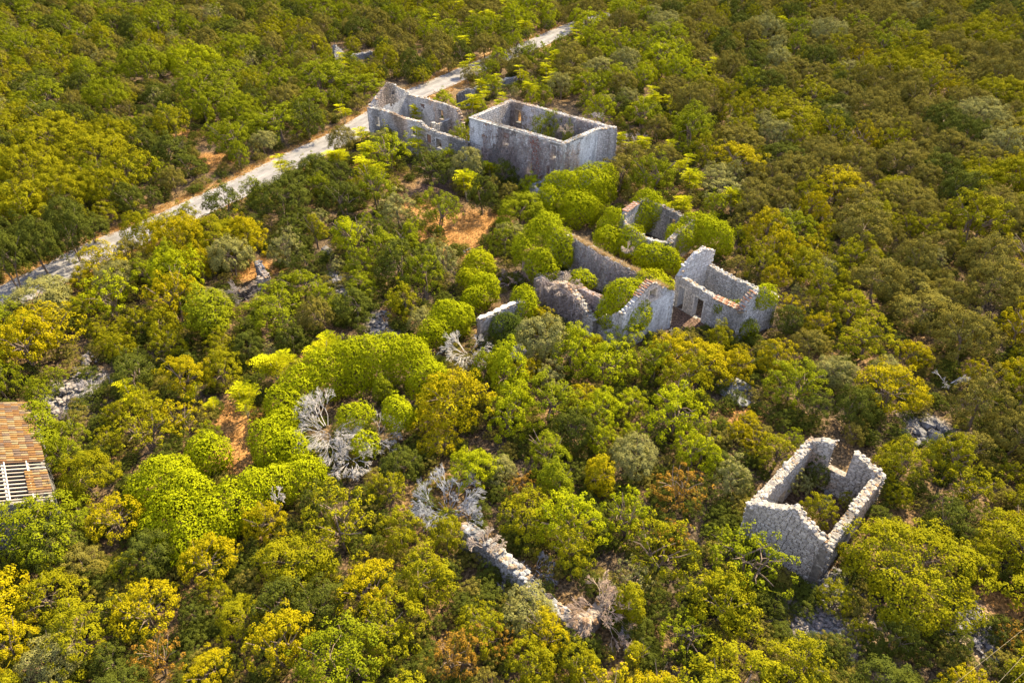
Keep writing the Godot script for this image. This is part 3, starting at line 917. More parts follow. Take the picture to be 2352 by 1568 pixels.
func set_plants() -> void:
	# the 300 trees that show largest stand singly; the rest of the wood is one mass
	for p in plants:
		var c := seen_at(p.p + Vector3(0, 1.6, 0))
		var r: float = p.w * FOC / c.z
		p.show = r if c.x > -r * 0.3 and c.x < 2352 + r * 0.3 and c.y > -r * 0.3 and c.y < 1568 + r * 0.3 else -1.0
		if p.noted and p.show > 0: p.show += 60.0
	plants.sort_custom(func(a, b): return a.show > b.show)
	var singles := []
	var quota := {"tree": 300, "sapling": 45}
	var rest := {}
	for p in plants:
		var cat := "sapling" if p.f == "AIL" else "tree"
		if p.show > 0 and quota[cat] > 0:
			quota[cat] -= 1
			p.cat = cat
			singles.append(p)
		else:
			var k := "%s %d %s" % [p.f, p.v, p.t]
			if not rest.has(k): rest[k] = []
			rest[k].append(p)
	var groups := {}
	for p in singles:
		var l := plant_label(p)
		p.near = l[1]
		if not groups.has(l[0]): groups[l[0]] = []
		groups[l[0]].append(p)
	for g in groups:
		var a: Array = groups[g]
		a.sort_custom(func(x, y): return x.near < y.near)
		for i in a.size():
			var p: Dictionary = a[i]
			var v: Dictionary = lib[p.f][p.v]
			var s: float = p.w / (2.0 * v.r)
			var names := {"OAK": "domed_tree", "BUSH": "bushy_tree", "BROAD": "broad_tree", "UPRIGHT": "upright_tree", "LOOSE": "loose_tree", "AIL": "feathery_sapling", "BIG": "wide_tree"}
			var o := thing(names[p.f], p.p, g if a.size() == 1 else "%s %s" % [ORD[mini(i, 11)], g], p.cat, "trees and bushes grown up round the ruins" if p.cat == "tree" else "feathery saplings sprouting among the ruins")
			o.rotation.y = p.turn
			var hs: float = minf(s, 0.75 + s * 0.25 if s > 1 else s) * p.tall
			o.scale = Vector3(s, hs, s)
			part("crown", v.crown, M[p.t], o)
			part("trunk", v.trunk, M.bark, o)
	var wood := thing("woodland", Vector3.ZERO, "olive and green scrub wood spreading behind and around the ruins", "woodland")
	wood.set_meta("kind", "stuff")
	for k in rest:
		var q: PackedStringArray = k.split(" ")
		var v: Dictionary = lib[q[0]][q[1].to_int()]
		var where := []
		for p in rest[k]:
			var s: float = p.w / (2.0 * v.r)
			where.append(Transform3D(Basis.from_euler(Vector3(0, p.turn, 0)) * Basis.from_scale(Vector3(s, minf(s, 0.75 + s * 0.25 if s > 1 else s) * p.tall, s)), p.p))
		many("crowns", v.crown, M[q[2]], where, wood)
		many("trunks", v.trunk, M.bark, where, wood)

func undergrowth() -> void:
	var o := thing("undergrowth", Vector3.ZERO, "dark low scrub filling the gaps under the trees", "undergrowth")
	o.set_meta("kind", "stuff")
	var sets := [[], [], []]
	for i in 15000:
		var z := -lerpf(9.0, 230.0, rng.randf())
		var hw := 0.74 * (HC * 0.576 - z * 0.817) + 10.0
		var p := Vector3(rng.randf_range(-hw, hw), -0.25, z)
		if near_road(Vector2(p.x, p.z)) < 3.6: continue
		var c := seen_at(p)
		var ok := true
		for q in OPEN:
			if Vector2(q[0] - c.x, q[1] - c.y).length() < q[2] * 0.95:
				ok = rng.randf() < 0.03
				break
		if not ok: continue
		for pl in polys:
			if Geometry2D.is_point_in_polygon(Vector2(p.x, p.z), pl): ok = ok and rng.randf() < 0.2
		if not ok: continue
		var s := rng.randf_range(0.22, 0.5)
		sets[rng.randi() % 3].append(Transform3D(Basis.from_euler(Vector3(0, rng.randf() * TAU, 0)) * Basis.from_scale(Vector3(s, s * rng.randf_range(0.5, 0.9), s)), p))
	var tn := ["dark", "dark", "olive"]
	for i in 3:
		many("low_scrub", lib["BUSH"][i].crown, M[tn[i]], sets[i], o)

func dry_grass() -> void:
	var mb := MB.new()
	for i in 22:
		var a := rng.randf() * TAU
		var b := Vector3(cos(a), 0, sin(a)) * rng.randf() * 0.3
		var d := Vector3(cos(a) * rng.randf(), 1.3, sin(a) * rng.randf()).normalized()
		var h := rng.randf_range(0.25, 0.6)
		var s := d.cross(rdir()).normalized() * 0.022
		var k := rng.randf_range(0.7, 1.0)
		mb.tri(b - s, b + s, b + d * h + rv() * 0.08, Color(0.46 * k, 0.27 * k, 0.09 * k))
	var m := mb.done()
	var where := []
	for q in patches:
		if not q[3] in ["dry", "verge"]: continue
		var cnt := int(q[2] * q[2] * (3.0 if q[3] == "dry" else 2.0))
		for i in mini(cnt, 900):
			var a := rng.randf() * TAU
			var r: float = sqrt(rng.randf()) * q[2] * 1.1
			var p := Vector3(q[0] + cos(a) * r, -0.08, q[1] + sin(a) * r)
			if near_road(Vector2(p.x, p.z)) < 2.5: continue
			var s := rng.randf_range(0.6, 1.3)
			where.append(Transform3D(Basis.from_euler(Vector3(0, rng.randf() * TAU, 0)) * Basis.from_scale(Vector3(s, s * rng.randf_range(0.6, 1.1), s)), p))
	for i in road.size() - 1:
		for k in 260:
			var p2 := road[i].lerp(road[i + 1], rng.randf())
			var nn := (road[i + 1] - road[i]).normalized().orthogonal()
			p2 += nn * (rng.randf_range(2.2, 4.4) * (1 if rng.randf() < 0.5 else -1))
			var s := rng.randf_range(0.4, 0.9)
			where.append(Transform3D(Basis.from_euler(Vector3(0, rng.randf() * TAU, 0)) * Basis.from_scale(Vector3(s, s * 0.7, s)), Vector3(p2.x, -0.05, p2.y)))
	var o := many("dry_grass", m, M.grass, where, self)
	tag(o, "orange-tan dry grass in the clearings and along the road", "grass")

# ---------------------------------------------------------------- ground
func grid_lines(lo: float, hi: float, near_lo: float, near_hi: float, fine: float, coarse: float) -> Array:
	var a := []
	var q := lo
	while q < hi:
		a.append(q)
		q += fine if q >= near_lo and q < near_hi else coarse
	a.append(hi)
	return a

func make_ground() -> void:
	var P := [[548, 960, 70, "dry"], [550, 1045, 80, "dry"], [700, 850, 48, "dry"], [1060, 525, 95, "dry"], [1030, 570, 50, "dry"], [950, 470, 40, "dry"], [1100, 510, 60, "dry"], [1010, 430, 60, "earth"], [480, 370, 50, "dry"], [432, 305, 30, "dry"], [590, 620, 50, "dry"], [880, 740, 40, "stone"], [905, 725, 30, "dry"], [1700, 950, 40, "dry"], [1690, 895, 30, "stone"], [1960, 1470, 70, "path"], [1890, 1440, 60, "stone"], [2000, 1420, 40, "path"], [2230, 1430, 70, "stone"], [2300, 1380, 60, "dry"], [2280, 1500, 70, "path"], [1905, 1345, 50, "stone"], [160, 900, 60, "stone"], [840, 370, 40, "dry"], [1580, 740, 60, "earth"], [1400, 680, 60, "earth"], [1870, 1130, 60, "earth"], [1520, 600, 50, "dry"], [770, 645, 40, "stone"], [860, 290, 40, "verge"], [1250, 90, 30, "verge"], [2140, 985, 50, "stone"], [1250, 60, 30, "dry"], [1240, 280, 60, "dry"], [960, 260, 50, "earth"], [1540, 1080, 10, "dry"]]
	for q in P:
		var c := at(q[0], q[1])
		patches.append([c.x, c.z, q[2] / FOC * seen_at(c).z, q[3]])
	var COL := {"dry": Color(0.34, 0.175, 0.055), "earth": Color(0.13, 0.085, 0.06), "stone": Color(0.30, 0.29, 0.28), "path": Color(0.33, 0.24, 0.15), "verge": Color(0.42, 0.27, 0.12)}
	var xs := grid_lines(-640, 640, -80, 80, 1.4, 12)
	var zs := grid_lines(-900, 60, -150, -5, 1.4, 12)
	var mb := MB.new()
	for z in zs:
		for x in xs:
			var f := ns.get_noise_2d(x * 6.0, z * 6.0)
			var g := ns.get_noise_2d(x * 30.0 + 70, z * 30.0)
			var c := Color(0.105, 0.078, 0.05).lerp(Color(0.20, 0.125, 0.055), clampf(0.4 + f * 1.2 + g * 0.5, 0, 1))
			if absf(x) < 90 and z > -190:
				for q in patches:
					var d = Vector2(x - q[0], z - q[1]).length() / q[2] + g * 0.45
					if d < 1.3: c = c.lerp(COL[q[3]], clampf((1.3 - d) / 0.4, 0, 1))
				var rd := near_road(Vector2(x, z))
				if rd < 5.0: c = c.lerp(COL.verge, clampf((4.8 + g * 1.5 - rd) / 1.4, 0, 1))
			mb.v.append(Vector3(x, -0.06 - 0.06 * (1.0 + g) , z))
			mb.n.append(Vector3.UP)
			mb.c.append(c)
	var w := xs.size()
	for j in zs.size() - 1:
		for i in w - 1:
			var k := j * w + i
			mb.x.append_array(PackedInt32Array([k, k + 1, k + w + 1, k, k + w + 1, k + w]))
	var o := part("ground", mb.done(), M.ground, self, "structure")
	tag(o, "brown and orange dry ground under the scrub", "ground")
	# road
	var rb := MB.new()
	var smooth := PackedVector2Array()
	for i in road.size() - 1:
		var a := road[maxi(i - 1, 0)]
		var d := road[mini(i + 2, road.size() - 1)]
		for s in 14: smooth.append(road[i].cubic_interpolate(road[i + 1], a, d, s / 14.0))
	smooth.append(road[-1])
	for i in smooth.size() - 1:
		var n0 := (smooth[mini(i + 1, smooth.size() - 1)] - smooth[maxi(i - 1, 0)]).normalized().orthogonal()
		var n1 := (smooth[mini(i + 2, smooth.size() - 1)] - smooth[i]).normalized().orthogonal()
		var w0 := 2.75 + 0.3 * ns.get_noise_1d(i * 42.0)
		var w1 := 2.75 + 0.3 * ns.get_noise_1d(i * 42.0 + 42.0)
		for k in 10:
			var f0 := k / 5.0 - 1.0
			var f1 := (k + 1) / 5.0 - 1.0
			var q := [smooth[i] + n0 * w0 * f0, smooth[i] + n0 * w0 * f1, smooth[i + 1] + n1 * w1 * f1, smooth[i + 1] + n1 * w1 * f0]
			var tone := 1.0 + 0.3 * ns.get_noise_2d(i * 30.0, k * 60.0) + 0.16 * ns.get_noise_2d(i * 5.0, k * 9.0) - (0.14 if k in [2, 3, 6, 7] else 0.0) + (0.12 if k in [0, 9] else 0.0)
			if (q[1] - q[0]).cross(q[3] - q[0]) > 0: q.reverse()
			rb.quad(Vector3(q[0].x, 0.03, q[0].y), Vector3(q[1].x, 0.03, q[1].y), Vector3(q[2].x, 0.03, q[2].y), Vector3(q[3].x, 0.03, q[3].y), Color(0.215 * tone, 0.205 * tone, 0.20 * tone))
	var r := part("road", rb.done(), M.road, self, "structure")
	tag(r, "narrow grey asphalt road running up from the lower left", "road")

# ---------------------------------------------------------------- ruins
func vs(a: Array) -> Array:
	var r := []
	for i in range(0, a.size(), 2): r.append(Vector2(a[i], a[i + 1]))
	return r

func plot(a: Array) -> void:   # ground a building stands on, grown a little
	var c := Vector2.ZERO
	for p in a: c += p / a.size()
	var g := PackedVector2Array()
	for p in a: g.append(p + (p - c).normalized() * 0.7)
	polys.append(g)

func house_small() -> void:
	var a := Vector2(14.89, -31.54)
	var b := Vector2(20.88, -37.67)
	var c := Vector2(24.68, -34.0)
	var d := Vector2(18.71, -27.8)
	plot([a, b, c, d])
	var P := Vector3((a.x + c.x) * 0.5, 0, (a.y + c.y) * 0.5)
	var o := thing("stone_house", P, "small roofless rubble-stone house with stepped gables, standing alone at lower right", "ruined house", "roofless stone ruins")
	var list := []
	var st := {"size": 0.34, "col": Color(0.45, 0.41, 0.355), "proud": 0.06, "rag": 0.14, "list": list, "cap": 1.05}
	var f := wall(o, a, d, 0.6, vs([0, 3.2, 0.4, 3.4, 1.55, 4.0, 2.4, 4.55, 2.8, 4.86, 3.15, 4.6, 3.9, 4.05, 4.7, 3.68, 5.4, 3.2]), [], st)
	var k := wall(o, b, c, 0.6, vs([0, 3.2, 1.0, 3.75, 2.0, 4.34, 2.6, 4.4, 3.2, 4.1, 4.2, 3.75, 5.3, 3.2]), [[1.85, 1.85, 3.15, 6.0, 0]], st)
	var l := wall(o, a, b, 0.6, vs([0, 3.2, 8.6, 3.2]), [[3.9, -0.3, 4.9, 1.3]], st)
	var r := wall(o, d, c, 0.6, vs([0, 3.2, 3, 3.1, 6, 3.25, 8.6, 3.2]), [], st)
	var nf: Vector3 = frames[f][2]
	var nk: Vector3 = frames[k][2]
	# faces towards the open lower-left show; stones there and on the wall tops are single pieces
	var face := func(s: Array) -> bool:
		if s[6] < 0: return true
		if s[0] == f or s[0] == k: return s[4].x < 0 and s[4].z > 0
		return false
	place_stones(list, 300, face)

func house_road() -> void:
	var a := Vector2(-21.34, -107.02)
	var b := Vector2(-16.23, -114.06)
	var c := Vector2(-7.8, -106.99)
	var e := Vector2(-6.02, -94.17)
	plot([a, b, c, Vector2(-3.4, -99.0), e])
	var P := Vector3(-13, 0, -104)
	var o := thing("gabled_ruin", P, "long roofless stone ruin beside the road with one tall pointed gable at its left end", "ruined house", "roofless stone ruins")
	var st := {"size": 0.42, "col": Color(0.47, 0.455, 0.43), "proud": 0.035, "quoin": 1.18, "rag": 0.12, "cap": 1.15}
	var g := wall(o, a, b, 0.6, vs([0, 4.6, 2.1, 6.0, 4.44, 7.32, 5.1, 7.0, 6.57, 6.0, 7.64, 5.3, 8.7, 4.6]), [[4.72, 5.45, 5.35, 6.0], [5.3, 2.4, 6.5, 3.85]], st)
	var w := wall(o, b, c, 0.6, vs([0, 4.63, 4.4, 4.8, 9.0, 4.68, 11.1, 4.6]), [[3.3, 2.2, 4.4, 3.9], [7.2, 2.2, 8.3, 3.8]], st)
	plaster(g, 0.4, 8.0, 0.3, 4.3, -0.1, Color(0.56, 0.56, 0.55))
	plaster(w, 0.2, 6.6, 0.3, 4.4, 0.05, Color(0.54, 0.54, 0.53))
	fill(w, [3.3, 2.2, 4.4, 3.9], "bricked_niche", Color(0.26, 0.16, 0.13), 0.2, false, 1.0)
	var f := wall(o, a, e, 0.6, vs([0, 4.6, 2, 4.78, 4.1, 4.93, 5.6, 4.84, 7.5, 4.6, 9.7, 4.76, 11.0, 4.9, 11.55, 4.38, 12.8, 4.2, 13.7, 4.04, 14.8, 4.0, 16.3, 4.1, 18.7, 4.0, 20, 3.95]), [[1.45, 2.35, 2.5, 3.7], [8.95, 2.5, 9.95, 3.75], [12.3, 2.3, 13.15, 3.45], [14.1, 1.9, 15.2, 3.25]], st)
	fill(f, [12.3, 2.3, 13.15, 3.45], "bricked_window", Color(0.36, 0.20, 0.13), 0.2, false, 1.0)
	var x := wall(o, Vector2(-11.47, -103.97), Vector2(-7.6, -109.3), 0.5, vs([0, 3.4, 1.3, 2.75, 3.7, 2.92, 5.4, 2.87, 6.6, 3.4]), [[3.4, -0.3, 4.4, 1.7]], st)
	wall(o, c, Vector2(-6.7, -104.9), 0.6, vs([0, 4.6, 1.0, 4.1, 2.3, 2.0]), [], st)

func house_tall() -> void:
	var a := Vector2(-5.66, -95.43)
	var b := Vector2(-0.24, -103.17)
	var c := Vector2(13.38, -91.31)
	var m := Vector2(10.95, -90.52)
	var d := Vector2(6.27, -85.28)
	plot([a, b, c, d])
	var P := Vector3(3.4, 0, -94)
	var o := thing("tall_ruin", P, "tall two-storey roofless stone house with brown dead creeper over its long front wall", "ruined house", "roofless stone ruins")
	var st := {"size": 0.46, "col": Color(0.44, 0.43, 0.42), "proud": 0.025, "quoin": 1.18, "rag": 0.06, "cap": 0.85}
	wall(o, a, b, 0.7, vs([0, 7, 9.45, 7]), [], st)
	var k := wall(o, b, c, 0.7, vs([0, 7, 4.6, 7.1, 9, 7.05, 18, 7.04]), [[1.5, 4.2, 2.6, 6.05], [13.4, 4.7, 14.7, 5.95], [11.4, 5.8, 11.65, 6.05, 0], [12.6, 5.8, 12.85, 6.05, 0]], st)
	var f := wall(o, a, d, 0.7, vs([0, 6.95, 6.7, 7.02, 10, 7.08, 13.2, 7.1, 15.66, 7.0]), [[1.95, 4.9, 3.1, 6.75], [5.95, 4.7, 6.9, 6.35], [13.8, 4.95, 14.5, 6.35], [1.98, 1.8, 3.08, 3.4], [10.0, 1.8, 10.75, 3.45], [13.1, 2.2, 13.65, 3.75]], st)
	fill(f, [1.95, 4.9, 3.1, 6.75], "bricked_window", Color(0.33, 0.19, 0.13), 0.14)
	fill(f, [5.95, 5.6, 6.9, 6.35], "bricked_window", Color(0.33, 0.19, 0.13), 0.2)
	fill(f, [13.1, 2.2, 13.65, 3.75], "bricked_window", Color(0.20, 0.10, 0.10), 0.16)
	fill(f, [1.98, 1.8, 3.08, 3.4], "shutter", Color(0.12, 0.07, 0.075), 0.2, true)
	var r := wall(o, d, m, 0.7, vs([0, 7, 7.0, 7]), [], {"size": 0.46, "col": Color(0.50, 0.505, 0.50), "proud": 0.02, "quoin": 1.18, "rag": 0.06, "cap": 0.85})
	wall(o, m, c, 0.7, vs([0, 7, 2.55, 7]), [], st)
	plaster(f, 0.1, 5.2, 3.6, 6.9, -0.05, Color(0.52, 0.54, 0.55))
	plaster(f, 5.4, 12.5, 4.6, 6.9, 0.12, Color(0.48, 0.48, 0.47))
	plaster(r, 1.2, 6.7, 0.2, 6.8, -0.3, Color(0.58, 0.60, 0.60))
	plaster(k, 2.8, 8.6, 0.5, 6.9, 0.05, Color(0.46, 0.45, 0.45))
	# ledge of dressed slabs along the wall head
	var fr: Array = frames[f]
	var mb := MB.new()
	for i in 22:
		var u := 0.35 + i * 0.71
		mb.box(fr[0] + fr[1] * u + Vector3.UP * 6.93 + fr[2] * 0.3, fr[1] * 0.34, Vector3.UP * 0.05, fr[2] * 0.2, Color(0.42, 0.43, 0.41) * rng.randf_range(0.85, 1.0))
	part("cornice", mb.done(), M.stone, f)
	creeper(o, f, 2.6, 15.6, 0.0, 7.0, 330, "bare brown creeper stems matted over the long front wall of the tall ruin", 11.6)
	creeper(o, r, 0.0, 3.2, 0.0, 6.3, 70, "bare grey creeper stems on the right end wall of the tall ruin", -9.0)
	creeper(o, k, 8.5, 17.5, 3.0, 7.0, 130, "bare purple-brown creeper over the inside of the back wall, right of the inner tree", -9.0)
	creeper(o, k, 0.2, 1.4, 2.0, 6.9, 30, "bare creeper stems in the back corner inside the tall ruin", -9.0)

func creeper(house: Node3D, w: Node3D, u0: float, u1: float, y0: float, y1: float, cnt: int, label: String, red: float, side := 1.0) -> void:
	var f: Array = frames[w]
	var A: Vector3 = f[0] + house.position
	var d: Vector3 = f[1]
	var n: Vector3 = f[2] * side
	var mb := MB.new()
	var off: float = f[4] * 0.5 + 0.05
	for i in cnt:
		var u := rng.randf_range(u0, u1)
		var y := lerpf(y0, y1, pow(rng.randf(), 1.3) * 0.75)
		var pts := []
		var lean := rng.randf_range(-0.5, 0.5)
		for k in 9:
			pts.append(A + d * clampf(u, u0, u1) + Vector3.UP * minf(y, y1 + 0.1) + n * (off + rng.randf() * 0.16))
			u += lean * 0.3 + rng.randf_range(-0.24, 0.24)
			y += rng.randf_range(0.05, 0.48)
		var k := rng.randf_range(0.55, 1.0)
		mb.tube(pts, rng.randf_range(0.015, 0.035), 0.01, 3, Color(0.30 * k, 0.25 * k, 0.235 * k))
		for q in 7:
			var p: Vector3 = pts[rng.randi() % 9]
			var t := (n * 0.5 + rdir()).normalized()
			mb.tube([p, p + t * 0.25, p + (t + rv() * 0.5) * 0.5], 0.016, 0.008, 3, Color(0.33 * k, 0.28 * k, 0.26 * k))
	for i in int(cnt * 7.0):   # last withered leaves
		var u := rng.randf_range(u0, u1)
		var y := rng.randf_range(y0 + 0.3, y1)
		var near := exp(-pow((u - red + (y - 3.5) * 0.12) / 0.75, 2))
		if rng.randf() > 0.12 + near: continue
		var m := (n + rv() * 0.6).normalized()
		var k := rng.randf_range(0.6, 1.0)
		mb.leaf(A + d * u + Vector3.UP * y + n * (off + rng.randf() * 0.18), m, m.cross(rdir()).normalized(), 0.2, 0.15, Color(0.25 * k, 0.09 * k, 0.06 * k) if near > 0.3 else Color(0.24 * k, 0.17 * k, 0.13 * k))
	var o := part("dead_creeper", mb.done(), M.dead, self)
	tag(o, label, "creeper", "leafless creepers on the tall ruin")

func tiles_on(house: Node3D, w: Node3D, u0: float, u1: float, prof: Array, rows: int, side: float) -> void:
	# a coping of old roof tiles laid across the wall head
	var f: Array = frames[w]
	var mats := [tile_mat(Color(0.36, 0.17, 0.10)), tile_mat(Color(0.42, 0.25, 0.16)), tile_mat(Color(0.45, 0.37, 0.30))]
	var u := u0
	var i := 0
	while u < u1:
		for r in rows:
			var y := top_at(prof, u) + 0.1
			var o := part("roof_tile", tile_mesh(), mats[(i * 7 + r * 3) % 3], w)
			var p: Vector3 = f[0] + f[1] * u + Vector3.UP * (y - 0.03 * r) + f[2] * side * ((r + 0.5) / rows - 0.5) * f[4] * 1.25
			o.transform = Transform3D(Basis(f[1], Vector3.UP, f[2]) * Basis.from_euler(Vector3(rng.randf_range(-0.15, 0.15), rng.randf_range(-0.12, 0.12), 0)), p)
			i += 1
		u += 0.21
var tmesh: ArrayMesh
var tmats := {}
func tile_mat(c: Color) -> StandardMaterial3D:
	if not tmats.has(c):
		var m = M.tile.duplicate()
		m.vertex_color_use_as_albedo = false
		m.albedo_color = c.linear_to_srgb()
		tmats[c] = m
	return tmats[c]
func tile_mesh() -> ArrayMesh:   # barrel tile along z, 0.45 long
	if tmesh: return tmesh
	var mb := MB.new()
	var n := 5
	for i in n:
		var a := PI * i / n
		var b := PI * (i + 1) / n
		for q in [[1.0, 1.0], [0.85, -1.0]]:
			pass
		var p := [Vector3(cos(a) * 0.105, sin(a) * 0.085, 0.225), Vector3(cos(b) * 0.105, sin(b) * 0.085, 0.225), Vector3(cos(b) * 0.085, sin(b) * 0.07, -0.225), Vector3(cos(a) * 0.085, sin(a) * 0.07, -0.225)]
		mb.quad(p[0], p[3], p[2], p[1], Color.WHITE)
		mb.quad(p[0] * Vector3(0.86, 0.82, 1), p[1] * Vector3(0.86, 0.82, 1), p[2] * Vector3(0.86, 0.82, 1), p[3] * Vector3(0.86, 0.82, 1), Color.WHITE)
		mb.quad(p[0], p[1], p[1] * Vector3(0.86, 0.82, 1), p[0] * Vector3(0.86, 0.82, 1), Color.WHITE)
	tmesh = mb.done()
	return tmesh

func houses_middle() -> void:
	var grey := {"size": 0.36, "col": Color(0.44, 0.425, 0.40), "proud": 0.035, "rag": 0.16}
	# ivy-draped ruin
	var a := Vector2(11.72, -71.97)
	var b := Vector2(15.13, -77.03)
	var c := Vector2(19.86, -71.74)
	var d := Vector2(16.32, -66.94)
	plot([a, b, c, d])
	var o := thing("ivy_draped_ruin", Vector3(15.7, 0, -71.9), "small roofless ruin with its corners buried under ivy, a dark doorway in its back wall", "ruined house", "roofless stone ruins")
	var w := wall(o, a, b, 0.55, vs([0, 3.4, 0.4, 4.2, 3.75, 4.1, 6.1, 3.7]), [], grey)
	tiles_on(o, w, 0.6, 3.4, vs([0, 3.4, 0.4, 4.2, 3.75, 4.1, 6.1, 3.7]), 2, 1.0)
	wall(o, b, c, 0.55, vs([0, 3.6, 2.5, 3.83, 7.1, 3.5]), [[4.2, 0.0, 5.0, 2.9]], grey)
	wall(o, a, d, 0.55, vs([0, 3.2, 2, 2.7, 3.6, 2.5, 5, 2.7, 6.8, 3.2]), [], grey)
	wall(o, d, c, 0.55, vs([0, 3.2, 2, 3.5, 6, 3.5]), [], grey)
	# low ruin with tile-topped wall
	a = Vector2(15.7, -60.28)
	b = Vector2(19.25, -62.81)
	c = Vector2(24.24, -56.35)
	d = Vector2(20.28, -53.95)
	plot([a, b, c, d])
	o = thing("tile_topped_ruin", Vector3(19.9, 0, -58.3), "low roofless ruin with plastered left gable and red tiles along its front wall", "ruined house", "roofless stone ruins")
	var plaster := {"size": 0.5, "col": Color(0.54, 0.53, 0.51), "proud": 0.012, "rag": 0.1}
	w = wall(o, a, b, 0.5, vs([0, 3.3, 1.0, 4.35, 1.9, 5.1, 3.07, 5.35, 4.1, 4.8]), [], plaster)
	wall(o, b, c, 0.55, vs([0, 3.3, 3, 3.2, 6, 3.3, 8.2, 3.3]), [], grey)
	var pf := vs([0, 3.3, 2.45, 3.17, 4.57, 3.13, 4.68, 2.95, 7.82, 3.15])
	w = wall(o, a, d, 0.55, pf, [[0.6, 0.0, 1.35, 2.35], [2.6, 0.0, 3.7, 2.2]], grey)
	tiles_on(o, w, 4.7, 7.8, pf, 2, 1.0)
	pf = vs([0, 3.2, 0.83, 4.08, 1.66, 4.8, 2.88, 4.5, 4.6, 3.34])
	w = wall(o, d, c, 0.55, pf, [], grey)
	tiles_on(o, w, 0.1, 1.5, pf, 2, 1.0)
	# standing gable with the long wall behind
	var R := Vector2(14.8, -56.34)
	var Lf := Vector2(9.67, -52.34)
	var Rb := Vector2(4.64, -69.34)
	plot([R, Lf, Lf + Vector2(-2.5, -3.2), R + Vector2(-2.5, -3.2)])
	plot([R, Rb, Rb + Vector2(0.8, -0.6), R + Vector2(0.8, -0.6)])
	o = thing("gable_ruin", Vector3(11.5, 0, -58.5), "ruin with one standing pointed gable, its small window open, a long wall behind", "ruined house", "roofless stone ruins")
	pf = vs([0, 3.9, 3.26, 5.96, 4.0, 5.6, 4.8, 5.0, 6.5, 3.9])
	w = wall(o, R, Lf, 0.55, pf, [[2.6, 4.2, 3.5, 5.2]], {"size": 0.38, "col": Color(0.50, 0.50, 0.49), "proud": 0.022, "quoin": 1.18, "rag": 0.06})
	tiles_on(o, w, 3.4, 4.9, pf, 2, 1.0)
	wall_grass("tan dry plants on the right slope of the standing gable", w, o, 0.1, 2.9, pf, 120)
	plaster(w, 0.1, 6.2, 0.0, 3.9, -0.25, Color(0.56, 0.575, 0.58), -1.0)
	pf = vs([0, 3.95, 1.8, 4.15, 5.7, 3.95, 7.9, 3.86, 11.2, 4.0, 14.8, 3.95, 16.5, 3.9])
	w = wall(o, R, Rb, 0.6, pf, [[5.0, -0.3, 6.1, 2.1]], grey)
	creeper(o, w, 4.0, 15.5, 0.6, 3.8, 120, "bare grey creeper stems on the shaded face of the long overgrown wall", -9.0, -1.0)
	wall_grass("tan dry grass along the head of the long overgrown wall", w, o, 0.6, 16.0, pf, 380)
	wall(o, Lf, Lf + Vector2(-2.4, -3.1), 0.55, vs([0, 3.9, 1.5, 3.0, 3.9, 1.2]), [], grey)
	# half fallen ruin with bare bushes on its head
	o = thing("fallen_ruin", Vector3(7.5, 0, -57), "half-fallen stone ruin with bare branches heaped on its wall head, left of the standing gable", "ruined house", "roofless stone ruins")
	plot([Vector2(2.6, -60.2), Vector2(6.6, -60.6), Vector2(10.5, -53.5), Vector2(7, -53.5)])
	var f0 := Vector2(4.81, -57.36)
	var dir := Vector2(0.616, 0.788)
	wall(o, f0 - dir * 3.4, f0 + dir * 3.9, 0.7, vs([0, 1.9, 1.5, 3.2, 3.4, 3.95, 5.1, 3.25, 6.8, 2.15, 7.3, 1.9]), [], {"size": 0.34, "col": Color(0.40, 0.38, 0.35), "proud": 0.04, "rag": 0.2})
	creeper(o, frames.keys()[-1], 0.4, 6.2, 0.2, 3.3, 130, "bare brown creeper stems hanging over the face of the fallen ruin", -9.0)
	var f1 := Vector2(6.61, -58.24)
	w = wall(o, f1 - dir * 2.4, f1 + dir * 3.2, 0.6, vs([0, 2.4, 2.4, 3.2, 5.6, 3.6]), [], {"size": 0.4, "col": Color(0.33, 0.29, 0.29), "proud": 0.02, "rag": 0.12})
	var mb := MB.new()
	var fr: Array = frames[w]
	mb.box(fr[0] + fr[1] * 2.8 + Vector3.UP * 1.9 + fr[2] * 0.36, fr[1] * 2.6, Vector3.UP * 0.07, fr[2] * 0.06, Color(0.12, 0.075, 0.07))
	part("timber_beam", mb.done(), M.wood, w)
	w = wall(o, Vector2(2.88, -62.48) + Vector2(-0.788, 0.616) * 0.9, Vector2(2.88, -62.48) + Vector2(0.788, -0.616) * 2.6, 0.5, vs([0, 1.95, 0.9, 1.9, 2.4, 1.8, 3.5, 1.5]), [[0.8, -0.3, 1.5, 1.55]], {"size": 0.34, "col": Color(0.37, 0.37, 0.38), "proud": 0.025, "rag": 0.1})
	wall(o, Vector2(1.04, -64.7), Vector2(3.5, -61.55), 0.5, vs([0, 2.8, 0.8, 2.57, 2.0, 1.5, 4, 1.2]), [], {"size": 0.34, "col": Color(0.36, 0.30, 0.29), "proud": 0.025, "rag": 0.15})
	# white-topped wall
	o = thing("white_topped_wall", Vector3(-1.2, 0, -54.8), "stump of stone wall with a smooth white top, a dark ivy ball against its face", "wall", "broken stone walls")
	plot([Vector2(-3.1, -53.3), Vector2(0.65, -56.3), Vector2(1.0, -55.6), Vector2(-2.7, -52.6)])
	w = wall(o, Vector2(-3.1, -53.33), Vector2(0.75, -56.4), 0.6, vs([0, 2.9, 4.9, 3.0]), [], {"size": 0.36, "col": Color(0.40, 0.375, 0.345), "proud": 0.02, "rag": 0.1})
	fr = frames[w]
